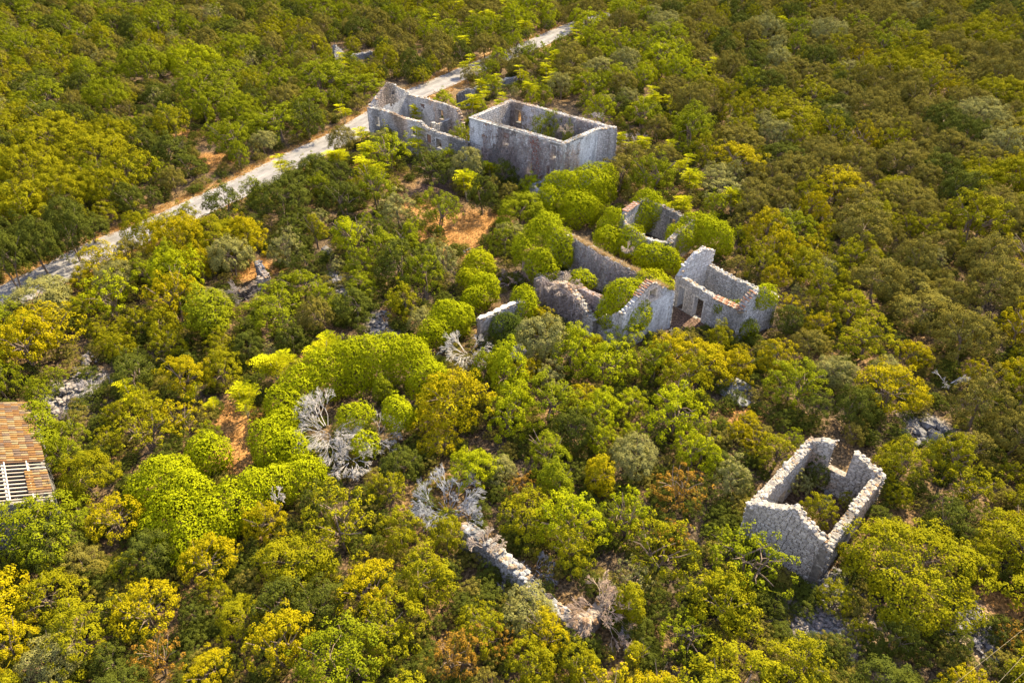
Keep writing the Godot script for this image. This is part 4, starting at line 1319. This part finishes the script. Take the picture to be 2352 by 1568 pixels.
	for i in 5:
		mb = MB.new()
		rock(mb, fr[0] + fr[1] * (0.4 + i * 0.8) + Vector3.UP * (2.98 + 0.02 * i + rng.randf() * 0.08), fr[1] * rng.randf_range(0.42, 0.55), Vector3.UP * 0.1, fr[2] * rng.randf_range(0.28, 0.38), Color(0.56, 0.52, 0.46) * rng.randf_range(0.85, 1.0), 0.16)
		part("coping_slab", mb.done(), M.stone, w)
	# wall fragment under the tall ruin
	var p0 := at(1220, 425, 2.2)
	var p1 := at(1320, 395, 2.2)
	var p2 := at(1252, 445, 2.0)
	o = thing("courtyard_wall", Vector3(p0.x, 0, p0.z), "low pale wall with a slate-grey stepped top below the right corner of the tall ruin", "wall", "broken stone walls")
	wall(o, Vector2(p0.x, p0.z), Vector2(p1.x, p1.z), 0.6, vs([0, 2.2, 3, 2.3, 6, 2.5, 9, 2.6]), [], {"size": 0.34, "col": Color(0.30, 0.33, 0.36), "proud": 0.05, "rag": 0.12, "inset": false})
	wall(o, Vector2(p0.x, p0.z), Vector2(p2.x, p2.z) + Vector2(0.8, 0.9), 0.5, vs([0, 2.2, 4, 1.9]), [], {"size": 0.34, "col": Color(0.40, 0.39, 0.38), "proud": 0.04, "rag": 0.12, "inset": false})

func walls_low() -> void:
	var st := {"size": 0.34, "col": Color(0.37, 0.36, 0.345), "proud": 0.06, "rag": 0.3, "cap": 1.25, "inset": false}
	var pts := [Vector2(-3.06, -30.87), Vector2(0.37, -27.87), Vector2(3.79, -24.18), Vector2(6.31, -26.77)]
	var o := thing("rubble_wall", Vector3(0.5, 0, -27.5), "broken dry-stone rubble wall running diagonally down to a bend at lower centre", "wall", "broken stone walls")
	wall(o, pts[0], pts[1], 0.75, vs([0, 2.1, 2.2, 1.95, 3.2, 1.75, 4.5, 1.6]), [], st)
	wall(o, pts[1], pts[2], 0.75, vs([0, 1.6, 1.4, 0.9, 2.4, 0.8, 3.2, 1.3, 5.0, 1.2]), [], st)
	wall(o, pts[2], pts[3], 0.75, vs([0, 1.2, 2, 1.35, 3.6, 0.9]), [], st)
	plot([pts[0], pts[1], pts[1] + Vector2(0.7, -0.7), pts[0] + Vector2(0.7, -0.7)])
	plot([pts[1], pts[2], pts[3]])
	# fallen-in wall left of centre
	var a := at(535, 668, 1.2)
	var b := at(612, 632, 1.4)
	o = thing("collapsed_wall", Vector3(a.x, 0, a.z), "fallen-in stone wall with dry brush against it among the trees left of centre", "wall", "broken stone walls")
	wall(o, Vector2(a.x, a.z), Vector2(b.x, b.z), 0.6, vs([0, 0.7, 1.5, 1.0, 3.6, 1.5]), [], st)
	var e := at(590, 602, 1.6)
	var f := at(606, 612, 1.6)
	wall(o, Vector2(e.x, e.z), Vector2(b.x, b.z), 0.6, vs([0, 1.9, 1, 1.5, 3, 1.3]), [], {"size": 0.34, "col": Color(0.30, 0.29, 0.30), "proud": 0.05, "rag": 0.3, "inset": false})
	# far hut and field walls
	a = at(1050, 213, 2.5)
	b = at(1088, 205, 2.5)
	o = thing("stone_hut", Vector3(a.x, 0, a.z), "tiny roofless stone hut with one window slit, behind the gabled roadside ruin", "ruined house", "roofless stone ruins")
	wall(o, Vector2(a.x, a.z), Vector2(b.x, b.z), 0.5, vs([0, 2.3, 2.0, 2.9, 3.2, 2.4]), [[2.1, 1.2, 2.4, 1.9]], {"size": 0.36, "col": Color(0.38, 0.37, 0.36), "proud": 0.04, "rag": 0.2, "inset": false})
	wall(o, Vector2(a.x, a.z), Vector2(a.x, a.z) + Vector2(1.6, -2.0), 0.5, vs([0, 2.3, 2.6, 1.6]), [], {"size": 0.36, "col": Color(0.38, 0.37, 0.36), "proud": 0.04, "rag": 0.2, "inset": false})
	for q in [[1090, 203, 1185, 176, "low grey field wall running right behind the tiny stone hut"], [806, 128, 852, 118, "low pale field wall in the far wood behind the road"]]:
		a = at(q[0], q[1], 1.0)
		b = at(q[2], q[3], 1.0)
		o = thing("field_wall", Vector3(a.x, 0, a.z), q[4], "wall", "broken stone walls")
		wall(o, Vector2(a.x, a.z), Vector2(b.x, b.z), 0.6, vs([0, 1.1, 30, 1.1]), [], {"size": 0.45, "col": Color(0.33, 0.34, 0.36), "proud": 0.05, "rag": 0.3, "inset": false})
	a = at(764, 112, 2.2)
	b = at(788, 116, 1.0)
	o = thing("gable_stump", Vector3(a.x, 0, a.z), "grey triangular stump of a stone gable far off in the wood, upper left", "wall", "broken stone walls")
	wall(o, Vector2(a.x, a.z), Vector2(b.x, b.z), 0.6, vs([0, 1.6, 0.8, 2.8, 3.8, 0.6]), [], {"size": 0.45, "col": Color(0.36, 0.36, 0.37), "proud": 0.05, "rag": 0.2, "inset": false})

func tiled_house() -> void:
	var e1 := at(66, 925, 3.0)
	var ed := Vector3(0.573, 0, 0.82)
	var sd := Vector3(-0.82, 0, 0.573)
	var o := thing("tiled_house", Vector3(e1.x - 1, 0, e1.z + 5), "old house at the left edge with orange barrel tiles and bare rafters showing lower down", "house")
	var P := o.position
	var L := 11.4
	plot([Vector2(e1.x, e1.z), Vector2(e1.x + ed.x * L, e1.z + ed.z * L), Vector2(e1.x + ed.x * L + sd.x * 7, e1.z + ed.z * L + sd.z * 7), Vector2(e1.x + sd.x * 7, e1.z + sd.z * 7)])
	var rise := 0.46
	var on := func(u: float, s: float, up := 0.0) -> Vector3: return e1 - P + ed * u + sd * s + Vector3.UP * (s * rise + up)
	var st := {"size": 0.34, "col": Color(0.36, 0.345, 0.32), "proud": 0.03, "rag": 0.0, "inset": false, "cap": 0.5}
	var i2 := func(u: float, s: float) -> Vector2: return Vector2(e1.x + ed.x * u + sd.x * s, e1.z + ed.z * u + sd.z * s)
	wall(o, i2.call(0.2, 0.4), i2.call(L - 0.2, 0.4), 0.5, vs([0, 2.85, L, 2.85]), [], st)
	wall(o, i2.call(0.3, 0.5), i2.call(0.3, 6.5), 0.5, vs([0, 2.9, 3.0, 4.2, 6, 2.9]), [], st)
	wall(o, i2.call(L - 0.3, 0.5), i2.call(L - 0.3, 6.5), 0.5, vs([0, 2.9, 3.0, 4.2, 6, 2.9]), [], st)
	wall(o, i2.call(0.2, 6.6), i2.call(L - 0.2, 6.6), 0.5, vs([0, 2.85, L, 2.85]), [], st)
	var roof := Node3D.new()
	roof.name = "roof"
	o.add_child(roof, true)
	var slope := Vector3(sd.x, rise, sd.z).normalized()
	var up := ed.cross(slope).normalized()
	if up.y < 0: up = -up
	# battens under the tiles, rafters, purlins
	for k in 29:
		var u := 0.15 + k * 0.4
		var mb := MB.new()
		var a: Vector3 = on.call(u, -0.05, -0.06)
		var b: Vector3 = on.call(u, 3.45, -0.06)
		mb.box((a + b) * 0.5, ed * 0.045, up * 0.05, (b - a) * 0.5, Color(0.34, 0.29, 0.235) * rng.randf_range(0.65, 1.0))
		part("rafter", mb.done(), M.wood, roof)
	for s in [0.9, 2.15, 3.4]:
		var mb := MB.new()
		var a: Vector3 = on.call(0.0, s, -0.2)
		var b: Vector3 = on.call(L, s, -0.2)
		mb.box((a + b) * 0.5, slope * 0.08, up * 0.09, (b - a) * 0.5, Color(0.40, 0.36, 0.31))
		part("purlin", mb.done(), M.wood, roof)
	for k in 27:   # board battens lit between the rafters
		if k % 3: continue
		var mb := MB.new()
		var s := 0.12 + k * 0.125
		var a: Vector3 = on.call(7.3, s, 0.012)
		var b: Vector3 = on.call(L, s, 0.012)
		mb.box((a + b) * 0.5, slope * 0.03, up * 0.016, (b - a) * 0.5, Color(0.5, 0.44, 0.36) * rng.randf_range(0.8, 1.0))
		if k in [6, 15, 24]: part("batten", mb.done(), M.wood, roof)
	var cols := [Color(0.30, 0.165, 0.06), Color(0.33, 0.20, 0.08), Color(0.23, 0.12, 0.055), Color(0.34, 0.25, 0.135), Color(0.20, 0.14, 0.10)]
	var n := 0
	var u := 0.1
	var row := 0
	while u < L:
		for k in 9:
			var s := 0.12 + k * 0.38
			var here := u < 7.3 + rng.randf() * 0.15
			if u > 8.6 and s < 1.0 and u < 10.9: here = true
			if not here: continue
			if n >= 300: continue
			var t := part("roof_tile", tile_mesh(), tile_mat(cols[rng.randi() % 5]), roof)
			t.transform = Transform3D(Basis(ed, up, -slope) * Basis.from_scale(Vector3(1.0, 1.25, 1.0)) * Basis.from_euler(Vector3(0.05, rng.randf_range(-0.05, 0.05), rng.randf_range(-0.06, 0.06))), on.call(u + rng.randf_range(-0.015, 0.015), s, 0.03 + rng.randf() * 0.02))
			n += 1
		u += 0.275
		row += 1
	var pans := MB.new()   # worn channel tiles lying between the cover tiles
	for k in 27:
		var pu := 0.235 + k * 0.275
		pans.box((on.call(pu, 0.0, -0.005) + on.call(pu, 3.4, -0.005)) * 0.5, ed * 0.075, up * 0.012, (on.call(pu, 3.4) - on.call(pu, 0.0)) * 0.5, Color(0.15, 0.085, 0.05) * rng.randf_range(0.8, 1.1))
	part("channel_tiles", pans.done(), M.tile, roof, "stuff")
	var back := MB.new()   # the far slope, hidden from here
	back.box(on.call(L * 0.5, 3.45, 0.0) + Vector3(sd.x, -rise, sd.z) * 1.75, ed * L * 0.5, Vector3(sd.x, -rise, sd.z).normalized() * 1.9, Vector3(sd.x * rise, 1, sd.z * rise).normalized() * 0.06, Color(0.42, 0.22, 0.1))
	part("far_slope", back.done(), M.tile, roof)
	var ground_dark := MB.new()
	part("floor", floor_mesh(i2.call(0.2, 0.5) , i2.call(L - 0.2, 0.5), i2.call(L - 0.2, 6.5), i2.call(0.2, 6.5), P), M.stone, o)

func floor_mesh(a: Vector2, b: Vector2, c: Vector2, d: Vector2, P: Vector3) -> ArrayMesh:
	var mb := MB.new()
	mb.quad(Vector3(a.x, 0.05, a.y) - P, Vector3(d.x, 0.05, d.y) - P, Vector3(c.x, 0.05, c.y) - P, Vector3(b.x, 0.05, b.y) - P, Color(0.16, 0.12, 0.09))
	return mb.done()

func ivies() -> void:
	ivy("arched ivy mound, long and lime green, burying a wall left of centre", [[655, 925, 1.6, 1.7, 1.7, 1.6], [690, 890, 2.0, 1.7, 2.0, 1.6], [735, 868, 2.2, 1.6, 2.0, 1.6], [775, 852, 2.3, 1.7, 2.1, 1.6], [815, 838, 2.5, 1.8, 2.2, 1.7], [860, 828, 2.6, 1.9, 2.3, 1.7], [905, 825, 2.5, 1.9, 2.2, 1.7], [950, 828, 2.3, 1.7, 2.0, 1.6], [978, 866, 1.8, 1.7, 1.6, 1.5]])
	ivy("dark ivy-covered wall end with a white stone on top, by the orange dry grass", [[610, 1010, 1.6, 1.2, 1.6, 1.2], [645, 985, 1.7, 1.2, 1.6, 1.2], [665, 1030, 1.5, 1.3, 1.5, 1.3], [625, 1045, 1.2, 1.3, 1.3, 1.2]])
	ivy("lower ivy mound, long lime green ridge bending at lower left", [[380, 1105, 2.0, 1.9, 2.0, 1.7], [345, 1130, 1.7, 1.5, 1.7, 1.5], [430, 1150, 2.0, 1.8, 2.0, 1.7], [400, 1200, 1.8, 1.7, 1.9, 1.6], [445, 1235, 1.6, 1.5, 1.8, 1.4], [490, 1190, 1.8, 1.6, 1.8, 1.5], [540, 1160, 1.8, 1.6, 1.8, 1.5], [590, 1128, 1.8, 1.5, 1.7, 1.4], [640, 1105, 1.7, 1.4, 1.6, 1.4], [690, 1090, 1.6, 1.3, 1.5, 1.3], [480, 1045, 1.6, 1.5, 1.5, 1.4]])
	ivy("round ivy mound, big and lime green, in front of the tall ruin's right corner", [[1300, 440, 2.6, 2.6, 2.5, 2.2], [1350, 428, 2.8, 2.6, 2.6, 2.2], [1275, 462, 2.2, 2.0, 2.2, 1.9], [1330, 480, 1.9, 2.4, 2.0, 1.9], [1385, 420, 2.6, 1.9, 2.4, 1.8]])
	ivy("ivy tower, tall and ragged, green ivy swallowing a ruin corner at the picture's centre", [[1245, 545, 3.6, 2.1, 2.5, 1.9], [1258, 515, 4.6, 1.3, 1.4, 1.2], [1215, 575, 2.8, 1.7, 2.0, 1.6], [1280, 575, 3.0, 1.5, 2.4, 1.5], [1245, 610, 2.2, 1.6, 2.0, 1.4]], "bright")
	ivy("ivy dome over the back corner of the ivy-draped ruin", [[1484, 484, 2.6, 1.8, 2.4, 1.6], [1470, 500, 2.2, 1.4, 2.2, 1.3]])
	ivy("ivy over the right corner of the ivy-draped ruin", [[1590, 525, 2.8, 1.7, 1.8, 1.6], [1620, 540, 2.3, 1.7, 2.2, 1.6], [1560, 550, 2.3, 1.4, 1.7, 1.3], [1655, 550, 2.0, 1.4, 2.0, 1.4]])
	ivy("ivy heaped along the front of the ivy-draped ruin", [[1410, 515, 2.6, 1.0, 1.7, 1.0], [1395, 555, 1.8, 1.4, 1.7, 1.3], [1450, 555, 2.0, 1.4, 1.8, 1.3], [1500, 588, 1.9, 1.5, 1.8, 1.4], [1535, 600, 1.7, 1.3, 1.7, 1.3], [1390, 530, 1.9, 1.0, 1.5, 1.0]])
	ivy("yellow-green ivy bush leaning on the left of the standing gable", [[1428, 690, 3.6, 1.8, 1.9, 1.5], [1450, 722, 2.6, 1.6, 1.8, 1.4], [1405, 720, 2.4, 1.4, 1.7, 1.3], [1458, 668, 4.3, 1.1, 0.9, 0.9]])
	ivy("ivy spilling over the head of the standing gable", [[1495, 636, 4.3, 1.3, 0.45, 0.9], [1520, 650, 4.6, 1.1, 0.4, 0.7]], "lime")
	ivy("small ivy tuft on the far end gable of the tile-topped ruin", [[1758, 680, 3.9, 1.0, 1.0, 0.9]])
	ivy("ivy trailing down the front of the tile-topped ruin", [[1690, 722, 1.6, 0.8, 1.3, 0.7], [1660, 705, 2.2, 0.7, 0.6, 0.6], [1715, 755, 1.0, 0.9, 1.0, 0.7]], "green")
	ivy("dark ivy ball against the face of the white-topped wall", [[1165, 752, 1.8, 1.5, 1.5, 1.2], [1175, 785, 1.2, 1.3, 1.1, 1.1]], "ivydark")
	ivy("lime green dome left of the ivy tower", [[1100, 610, 1.8, 1.7, 1.6, 1.5], [1080, 640, 1.4, 1.4, 1.4, 1.3]], "lime")
	ivy("rounded green ivy clump in front of the lime dome", [[1110, 665, 1.6, 1.6, 1.6, 1.4], [1090, 690, 1.3, 1.2, 1.3, 1.1]])
	ivy("ivy clump behind the pale dead bush by the white-topped wall", [[1035, 735, 1.9, 1.9, 1.7, 1.6], [1000, 765, 1.5, 1.4, 1.4, 1.3]])
	ivy("small ivy clump on the head of the white-topped wall", [[1203, 685, 2.8, 1.1, 1.0, 1.0], [1205, 710, 2.3, 0.9, 1.2, 0.8]])
	ivy("bright ivy tuft behind the fallen ruin", [[1338, 645, 2.2, 1.3, 0.9, 1.1]])
	ivy("ivy strip along the eave of the orange tiled roof", [[75, 945, 2.6, 0.9, 0.6, 0.8], [85, 975, 2.6, 0.9, 0.7, 0.8], [92, 1010, 2.5, 1.0, 0.8, 0.9]], "green")
	ivy("lime ivy tufts on the twin dead bush", [[815, 952, 2.6, 1.2, 0.7, 0.9], [915, 950, 2.4, 1.2, 1.7, 1.1], [838, 1022, 1.7, 1.1, 0.8, 0.9]])

func dead_things() -> void:
	var grey := Color(0.62, 0.58, 0.54)
	var tan := Color(0.60, 0.49, 0.39)
	dead_bush(748, 985, 2.0, 3.1, grey, "pale dead bush, largest of the bare ones, sprawling over the arched ivy mound", 4, 16, Vector3(0, 0.1, 0.25), 1.4)
	dead_bush(862, 985, 1.8, 2.3, grey, "twin dead bush with ivy tufts, right of the largest pale one", 4, 11, Vector3(0, 0.1, 0.2), 0.8)
	dead_bush(808, 1072, 0.8, 1.8, grey, "dead branches hanging below the twin dead bush", 3, 10, Vector3(0.1, -0.1, 0.5), 1.0)
	dead_bush(1075, 800, 1.8, 2.5, Color(0.66, 0.62, 0.56), "silvery dead bush left of the white-topped wall", 4, 13, Vector3(0, 0.1, 0.3), 1.0)
	dead_bush(1022, 1150, 1.6, 2.7, Color(0.44, 0.45, 0.49), "bluish dead bush at the head of the broken rubble wall", 4, 17, Vector3(-0.1, 0.2, 0.1), 0.6)
	dead_bush(1300, 655, 3.3, 1.7, tan, "tan dead branches heaped on the fallen ruin", 3, 14, Vector3.ZERO, 2.9)
	dead_bush(1265, 625, 2.2, 1.2, grey, "small grey dead bush in front of the ivy tower", 3, 9, Vector3.ZERO, 1.2)
	dead_bush(1175, 630, 1.0, 1.9, Color(0.40, 0.31, 0.29), "brown dead scrub between the lime dome and the ivy tower", 4, 12, Vector3.ZERO, 0.0)
	dead_bush(1375, 1405, 1.0, 2.2, Color(0.58, 0.43, 0.32), "brown tangle of dead branches in the bend of the rubble wall", 4, 16, Vector3(0, -0.1, 0.1), 0.9)
	dead_bush(1120, 1250, 2.0, 1.2, tan, "tan dead bush lying across the rubble wall", 3, 11, Vector3.ZERO, 1.9)
	dead_bush(1232, 1290, 1.0, 1.3, Color(0.36, 0.36, 0.39), "grey dead bush behind the rubble wall", 4, 10, Vector3.ZERO, 0.2)
	dead_bush(1455, 312, 2.4, 2.5, Color(0.42, 0.36, 0.35), "pinkish dead bush at the right end of the tall ruin", 4, 14, Vector3.ZERO, 0.8)
	dead_bush(1185, 1330, 0.8, 1.4, Color(0.34, 0.31, 0.33), "dark bare brush against the foot of the rubble wall", 4, 10, Vector3.ZERO, 0.0)
	dead_bush(215, 860, 1.6, 1.7, Color(0.5, 0.46, 0.45), "pale crooked dead branches over the pale stone heap", 2, 8, Vector3(0.2, 0.3, 0), 0.3)
	dead_bush(105, 968, 0.8, 1.6, Color(0.34, 0.28, 0.29), "dark dead branches beside the orange tiled roof", 3, 10, Vector3(0.2, 0, 0), 0.2)
	dead_bush(555, 675, 0.8, 1.9, Color(0.42, 0.37, 0.35), "dry brush heaped on the fallen-in wall", 4, 11, Vector3(0, 0, 0.2), 0.2)
	dead_bush(1240, 262, 3.0, 1.6, Color(0.40, 0.31, 0.25), "reddish dry brush inside the tall ruin, left of its inner tree", 4, 11, Vector3.ZERO, 1.2)
	dead_bush(1300, 322, 5.6, 1.1, Color(0.43, 0.35, 0.28), "dry brush on the front wall head of the tall ruin", 3, 10, Vector3(0, -0.2, 0.2), 6.6)
	dead_bush(1375, 275, 6.4, 0.9, Color(0.43, 0.38, 0.36), "grey twigs on the back wall head of the tall ruin", 3, 9, Vector3.ZERO, 6.8)
	dead_bush(640, 1155, 1.8, 0.8, grey, "small grey dead twigs poking out of the lower ivy mound", 3, 7, Vector3.ZERO, 2.2)
	dead_bush(2188, 868, 1.5, 1.4, Color(0.5, 0.48, 0.48), "bare silvery branches between olive trees at far right", 2, 7, Vector3(0.2, 0.2, 0), 1.2)
	dead_bush(1455, 1455, 0.7, 0.9, Color(0.45, 0.4, 0.4), "small bare bush right of the brown tangle of branches", 3, 8, Vector3.ZERO, 0.2)
	dead_bush(960, 110, 2.5, 1.6, Color(0.4, 0.37, 0.36), "thin bare tree in the far wood beside the road", 3, 8, Vector3(0, 0.7, 0), 0.0)
	dead_bush(1085, 1185, 1.2, 1.0, Color(0.36, 0.37, 0.41), "small bluish dead spray right of the rubble wall's head", 3, 8, Vector3(0.3, 0, 0.2), 0.8)
	dead_bush(1440, 575, 3.0, 0.9, tan, "bare stems trailing off the long overgrown wall", 3, 9, Vector3(-0.2, -0.2, 0.4), 2.9)

func heaps() -> void:
	rubble("pale stone heap spilling down between trees at far left", [[205, 835, 26, 1.0], [185, 870, 28, 0.9], [160, 905, 30, 0.7], [140, 935, 30, 0.4], [150, 965, 22, 0.2]], 150, 0.12, 0.32, Color(0.44, 0.42, 0.41))
	rubble("grey scree of loose stones left of the silvery dead bush", [[875, 735, 22, 0.2], [880, 765, 26, 0.2]], 90, 0.1, 0.24, Color(0.36, 0.37, 0.40))
	rubble("blue-grey rubble spilt below the front corner of the small stone house", [[1900, 1335, 26, 0.5], [1880, 1355, 30, 0.3], [1925, 1320, 20, 0.4]], 70, 0.1, 0.3, Color(0.36, 0.37, 0.40))
	rubble("blue-grey stony ground patch by the lower right corner", [[2220, 1420, 45, 0.1], [2240, 1470, 50, 0.1], [2290, 1480, 40, 0.1]], 110, 0.08, 0.26, Color(0.36, 0.37, 0.42))
	rubble("brown and white stones scattered along the stony path at lower right", [[1960, 1400, 22, 0.1], [1985, 1440, 26, 0.1], [1940, 1480, 40, 0.1], [1960, 1530, 40, 0.1]], 130, 0.06, 0.2, Color(0.48, 0.42, 0.36))
	rubble("greyish stones spread on the bare ground left of the stony path", [[1860, 1440, 40, 0.1], [1900, 1420, 36, 0.1]], 80, 0.06, 0.18, Color(0.38, 0.36, 0.38))
	rubble("blue-grey boulders between olive trees behind the small stone house", [[2140, 985, 22, 0.4], [2160, 992, 18, 0.3], [2110, 1000, 18, 0.2], [2080, 990, 12, 0.2]], 34, 0.2, 0.5, Color(0.36, 0.38, 0.42))
	rubble("few pale stones at the edge of the orange courtyard clearing", [[1070, 577, 10, 0.2]], 16, 0.14, 0.26, Color(0.44, 0.43, 0.43))
	rubble("grey stones half hidden among trees left of the courtyard", [[770, 645, 18, 0.3], [748, 580, 12, 0.3]], 40, 0.14, 0.34, Color(0.38, 0.39, 0.42))
	rubble("blue-grey fallen stones at the foot of the standing gable", [[1550, 770, 20, 0.2], [1570, 785, 18, 0.1]], 36, 0.12, 0.28, Color(0.37, 0.40, 0.43))
	rubble("pale stones inside the small stone house", [[1905, 1135, 14, 0.1], [1900, 1160, 12, 0.1]], 14, 0.12, 0.28, Color(0.40, 0.40, 0.42))
	var c := at(1690, 885)
	var o := thing("rock_slab", c, "large grey rock slab lying by the orange path right of centre", "rock")
	for q in [[0, 0, 1.5, 0.35, 0.9], [-0.7, 1.2, 0.9, 0.3, 0.8], [-0.2, 2.2, 0.8, 0.25, 0.6]]:
		var mb := MB.new()
		rock(mb, Vector3(q[0], 0.1, q[1]), Vector3(q[2], 0, 0.3), Vector3(0, q[3], 0), Vector3(-0.2, 0, q[4]), Color(0.22, 0.225, 0.235), 0.18)
		part("slab", mb.done(), M.stone, o)
	o = thing("white_stone", at(1190, 808, 0.9), "flat white stone slab between the sage tree and the white-topped wall", "rock")
	var wb := MB.new()
	rock(wb, Vector3.ZERO, Vector3(0.7, 0.15, -0.3), Vector3(0, 0.9, 0), Vector3(0.3, 0, 0.5), Color(0.62, 0.58, 0.53), 0.12)
	part("slab", wb.done(), M.stone, o)

func cables() -> void:
	var spots := [[[2150, 1600], [2420, 1385]], [[2262, 1600], [2420, 1430]], [[2290, 1600], [2420, 1478]]]
	var names := ["leftmost of the three thin cables crossing the lower right corner", "middle one of the three thin cables crossing the lower right corner", "rightmost of the three thin cables crossing the lower right corner"]
	for i in 3:
		var a := at(spots[i][0][0], spots[i][0][1], 9.0)
		var b := at(spots[i][1][0], spots[i][1][1], 9.0)
		var d := b - a
		a -= d * 0.8
		b += d * 1.5
		var pts := []
		for k in 13:
			var f := k / 12.0
			pts.append(a.lerp(b, f) + Vector3.DOWN * 4.0 * f * (1 - f) * 0.4)
		var mb := MB.new()
		mb.tube(pts, 0.004, 0.004, 4, Color(0.3, 0.25, 0.16))
		var o := part("overhead_cable", mb.done(), M.cable, self)
		tag(o, names[i], "cable", "overhead cables")

func _ready() -> void:
	var cam := Camera3D.new()
	cam.name = "camera"
	cam.fov = rad_to_deg(2.0 * atan(784.0 / FOC))
	cam.far = 2500.0
	cam.near = 0.5
	cam.position = Vector3(0, HC, 0)
	cam.rotation_degrees = Vector3(-PITCH, 0, 0)
	add_child(cam)
	cam.current = true
	var env := Environment.new()
	env.background_mode = Environment.BG_SKY
	var sky := ProceduralSkyMaterial.new()
	sky.sky_top_color = Color(0.55, 0.59, 0.70)
	sky.sky_horizon_color = Color(0.82, 0.81, 0.82)
	sky.ground_bottom_color = Color(0.2, 0.17, 0.12)
	sky.ground_horizon_color = Color(0.5, 0.46, 0.42)
	sky.sun_angle_max = 20.0
	env.sky = Sky.new()
	env.sky.sky_material = sky
	env.background_energy_multiplier = 1.05
	env.tonemap_mode = Environment.TONE_MAPPER_LINEAR
	env.tonemap_exposure = 4.3
	env.sdfgi_enabled = true
	env.ssao_enabled = true
	env.ssil_enabled = true
	var we := WorldEnvironment.new()
	we.name = "environment"
	we.environment = env
	add_child(we)
	var sun := DirectionalLight3D.new()
	sun.name = "sun"
	sun.light_energy = 1.6
	sun.light_color = Color(1.0, 0.925, 0.77)
	sun.light_angular_distance = 0.5
	sun.shadow_enabled = true
	var az := deg_to_rad(42.0)
	var el := deg_to_rad(43.0)
	add_child(sun)
	sun.look_at_from_position(Vector3(sin(az) * cos(el), sin(el), -cos(az) * cos(el)) * 100.0, Vector3.ZERO)

	rng.seed = 20240611
	ns.seed = 11
	ns.frequency = 0.01
	for q in [[-60, 725], [-10, 694], [120, 632], [235, 572], [345, 527], [460, 473], [570, 422], [680, 365], [790, 312], [860, 270], [940, 222], [1010, 192], [1060, 170], [1130, 140], [1240, 95], [1300, 68], [1400, 30]]:
		var p := at(q[0], q[1])
		road.append(Vector2(p.x, p.z))
	make_materials()
	make_rocks()
	make_ground()
	make_library()
	house_small()
	house_road()
	house_tall()
	houses_middle()
	walls_low()
	tiled_house()
	ivies()
	dead_things()
	heaps()
	noted_plants()
	scatter_plants()
	set_plants()
	undergrowth()
	dry_grass()
	cables()
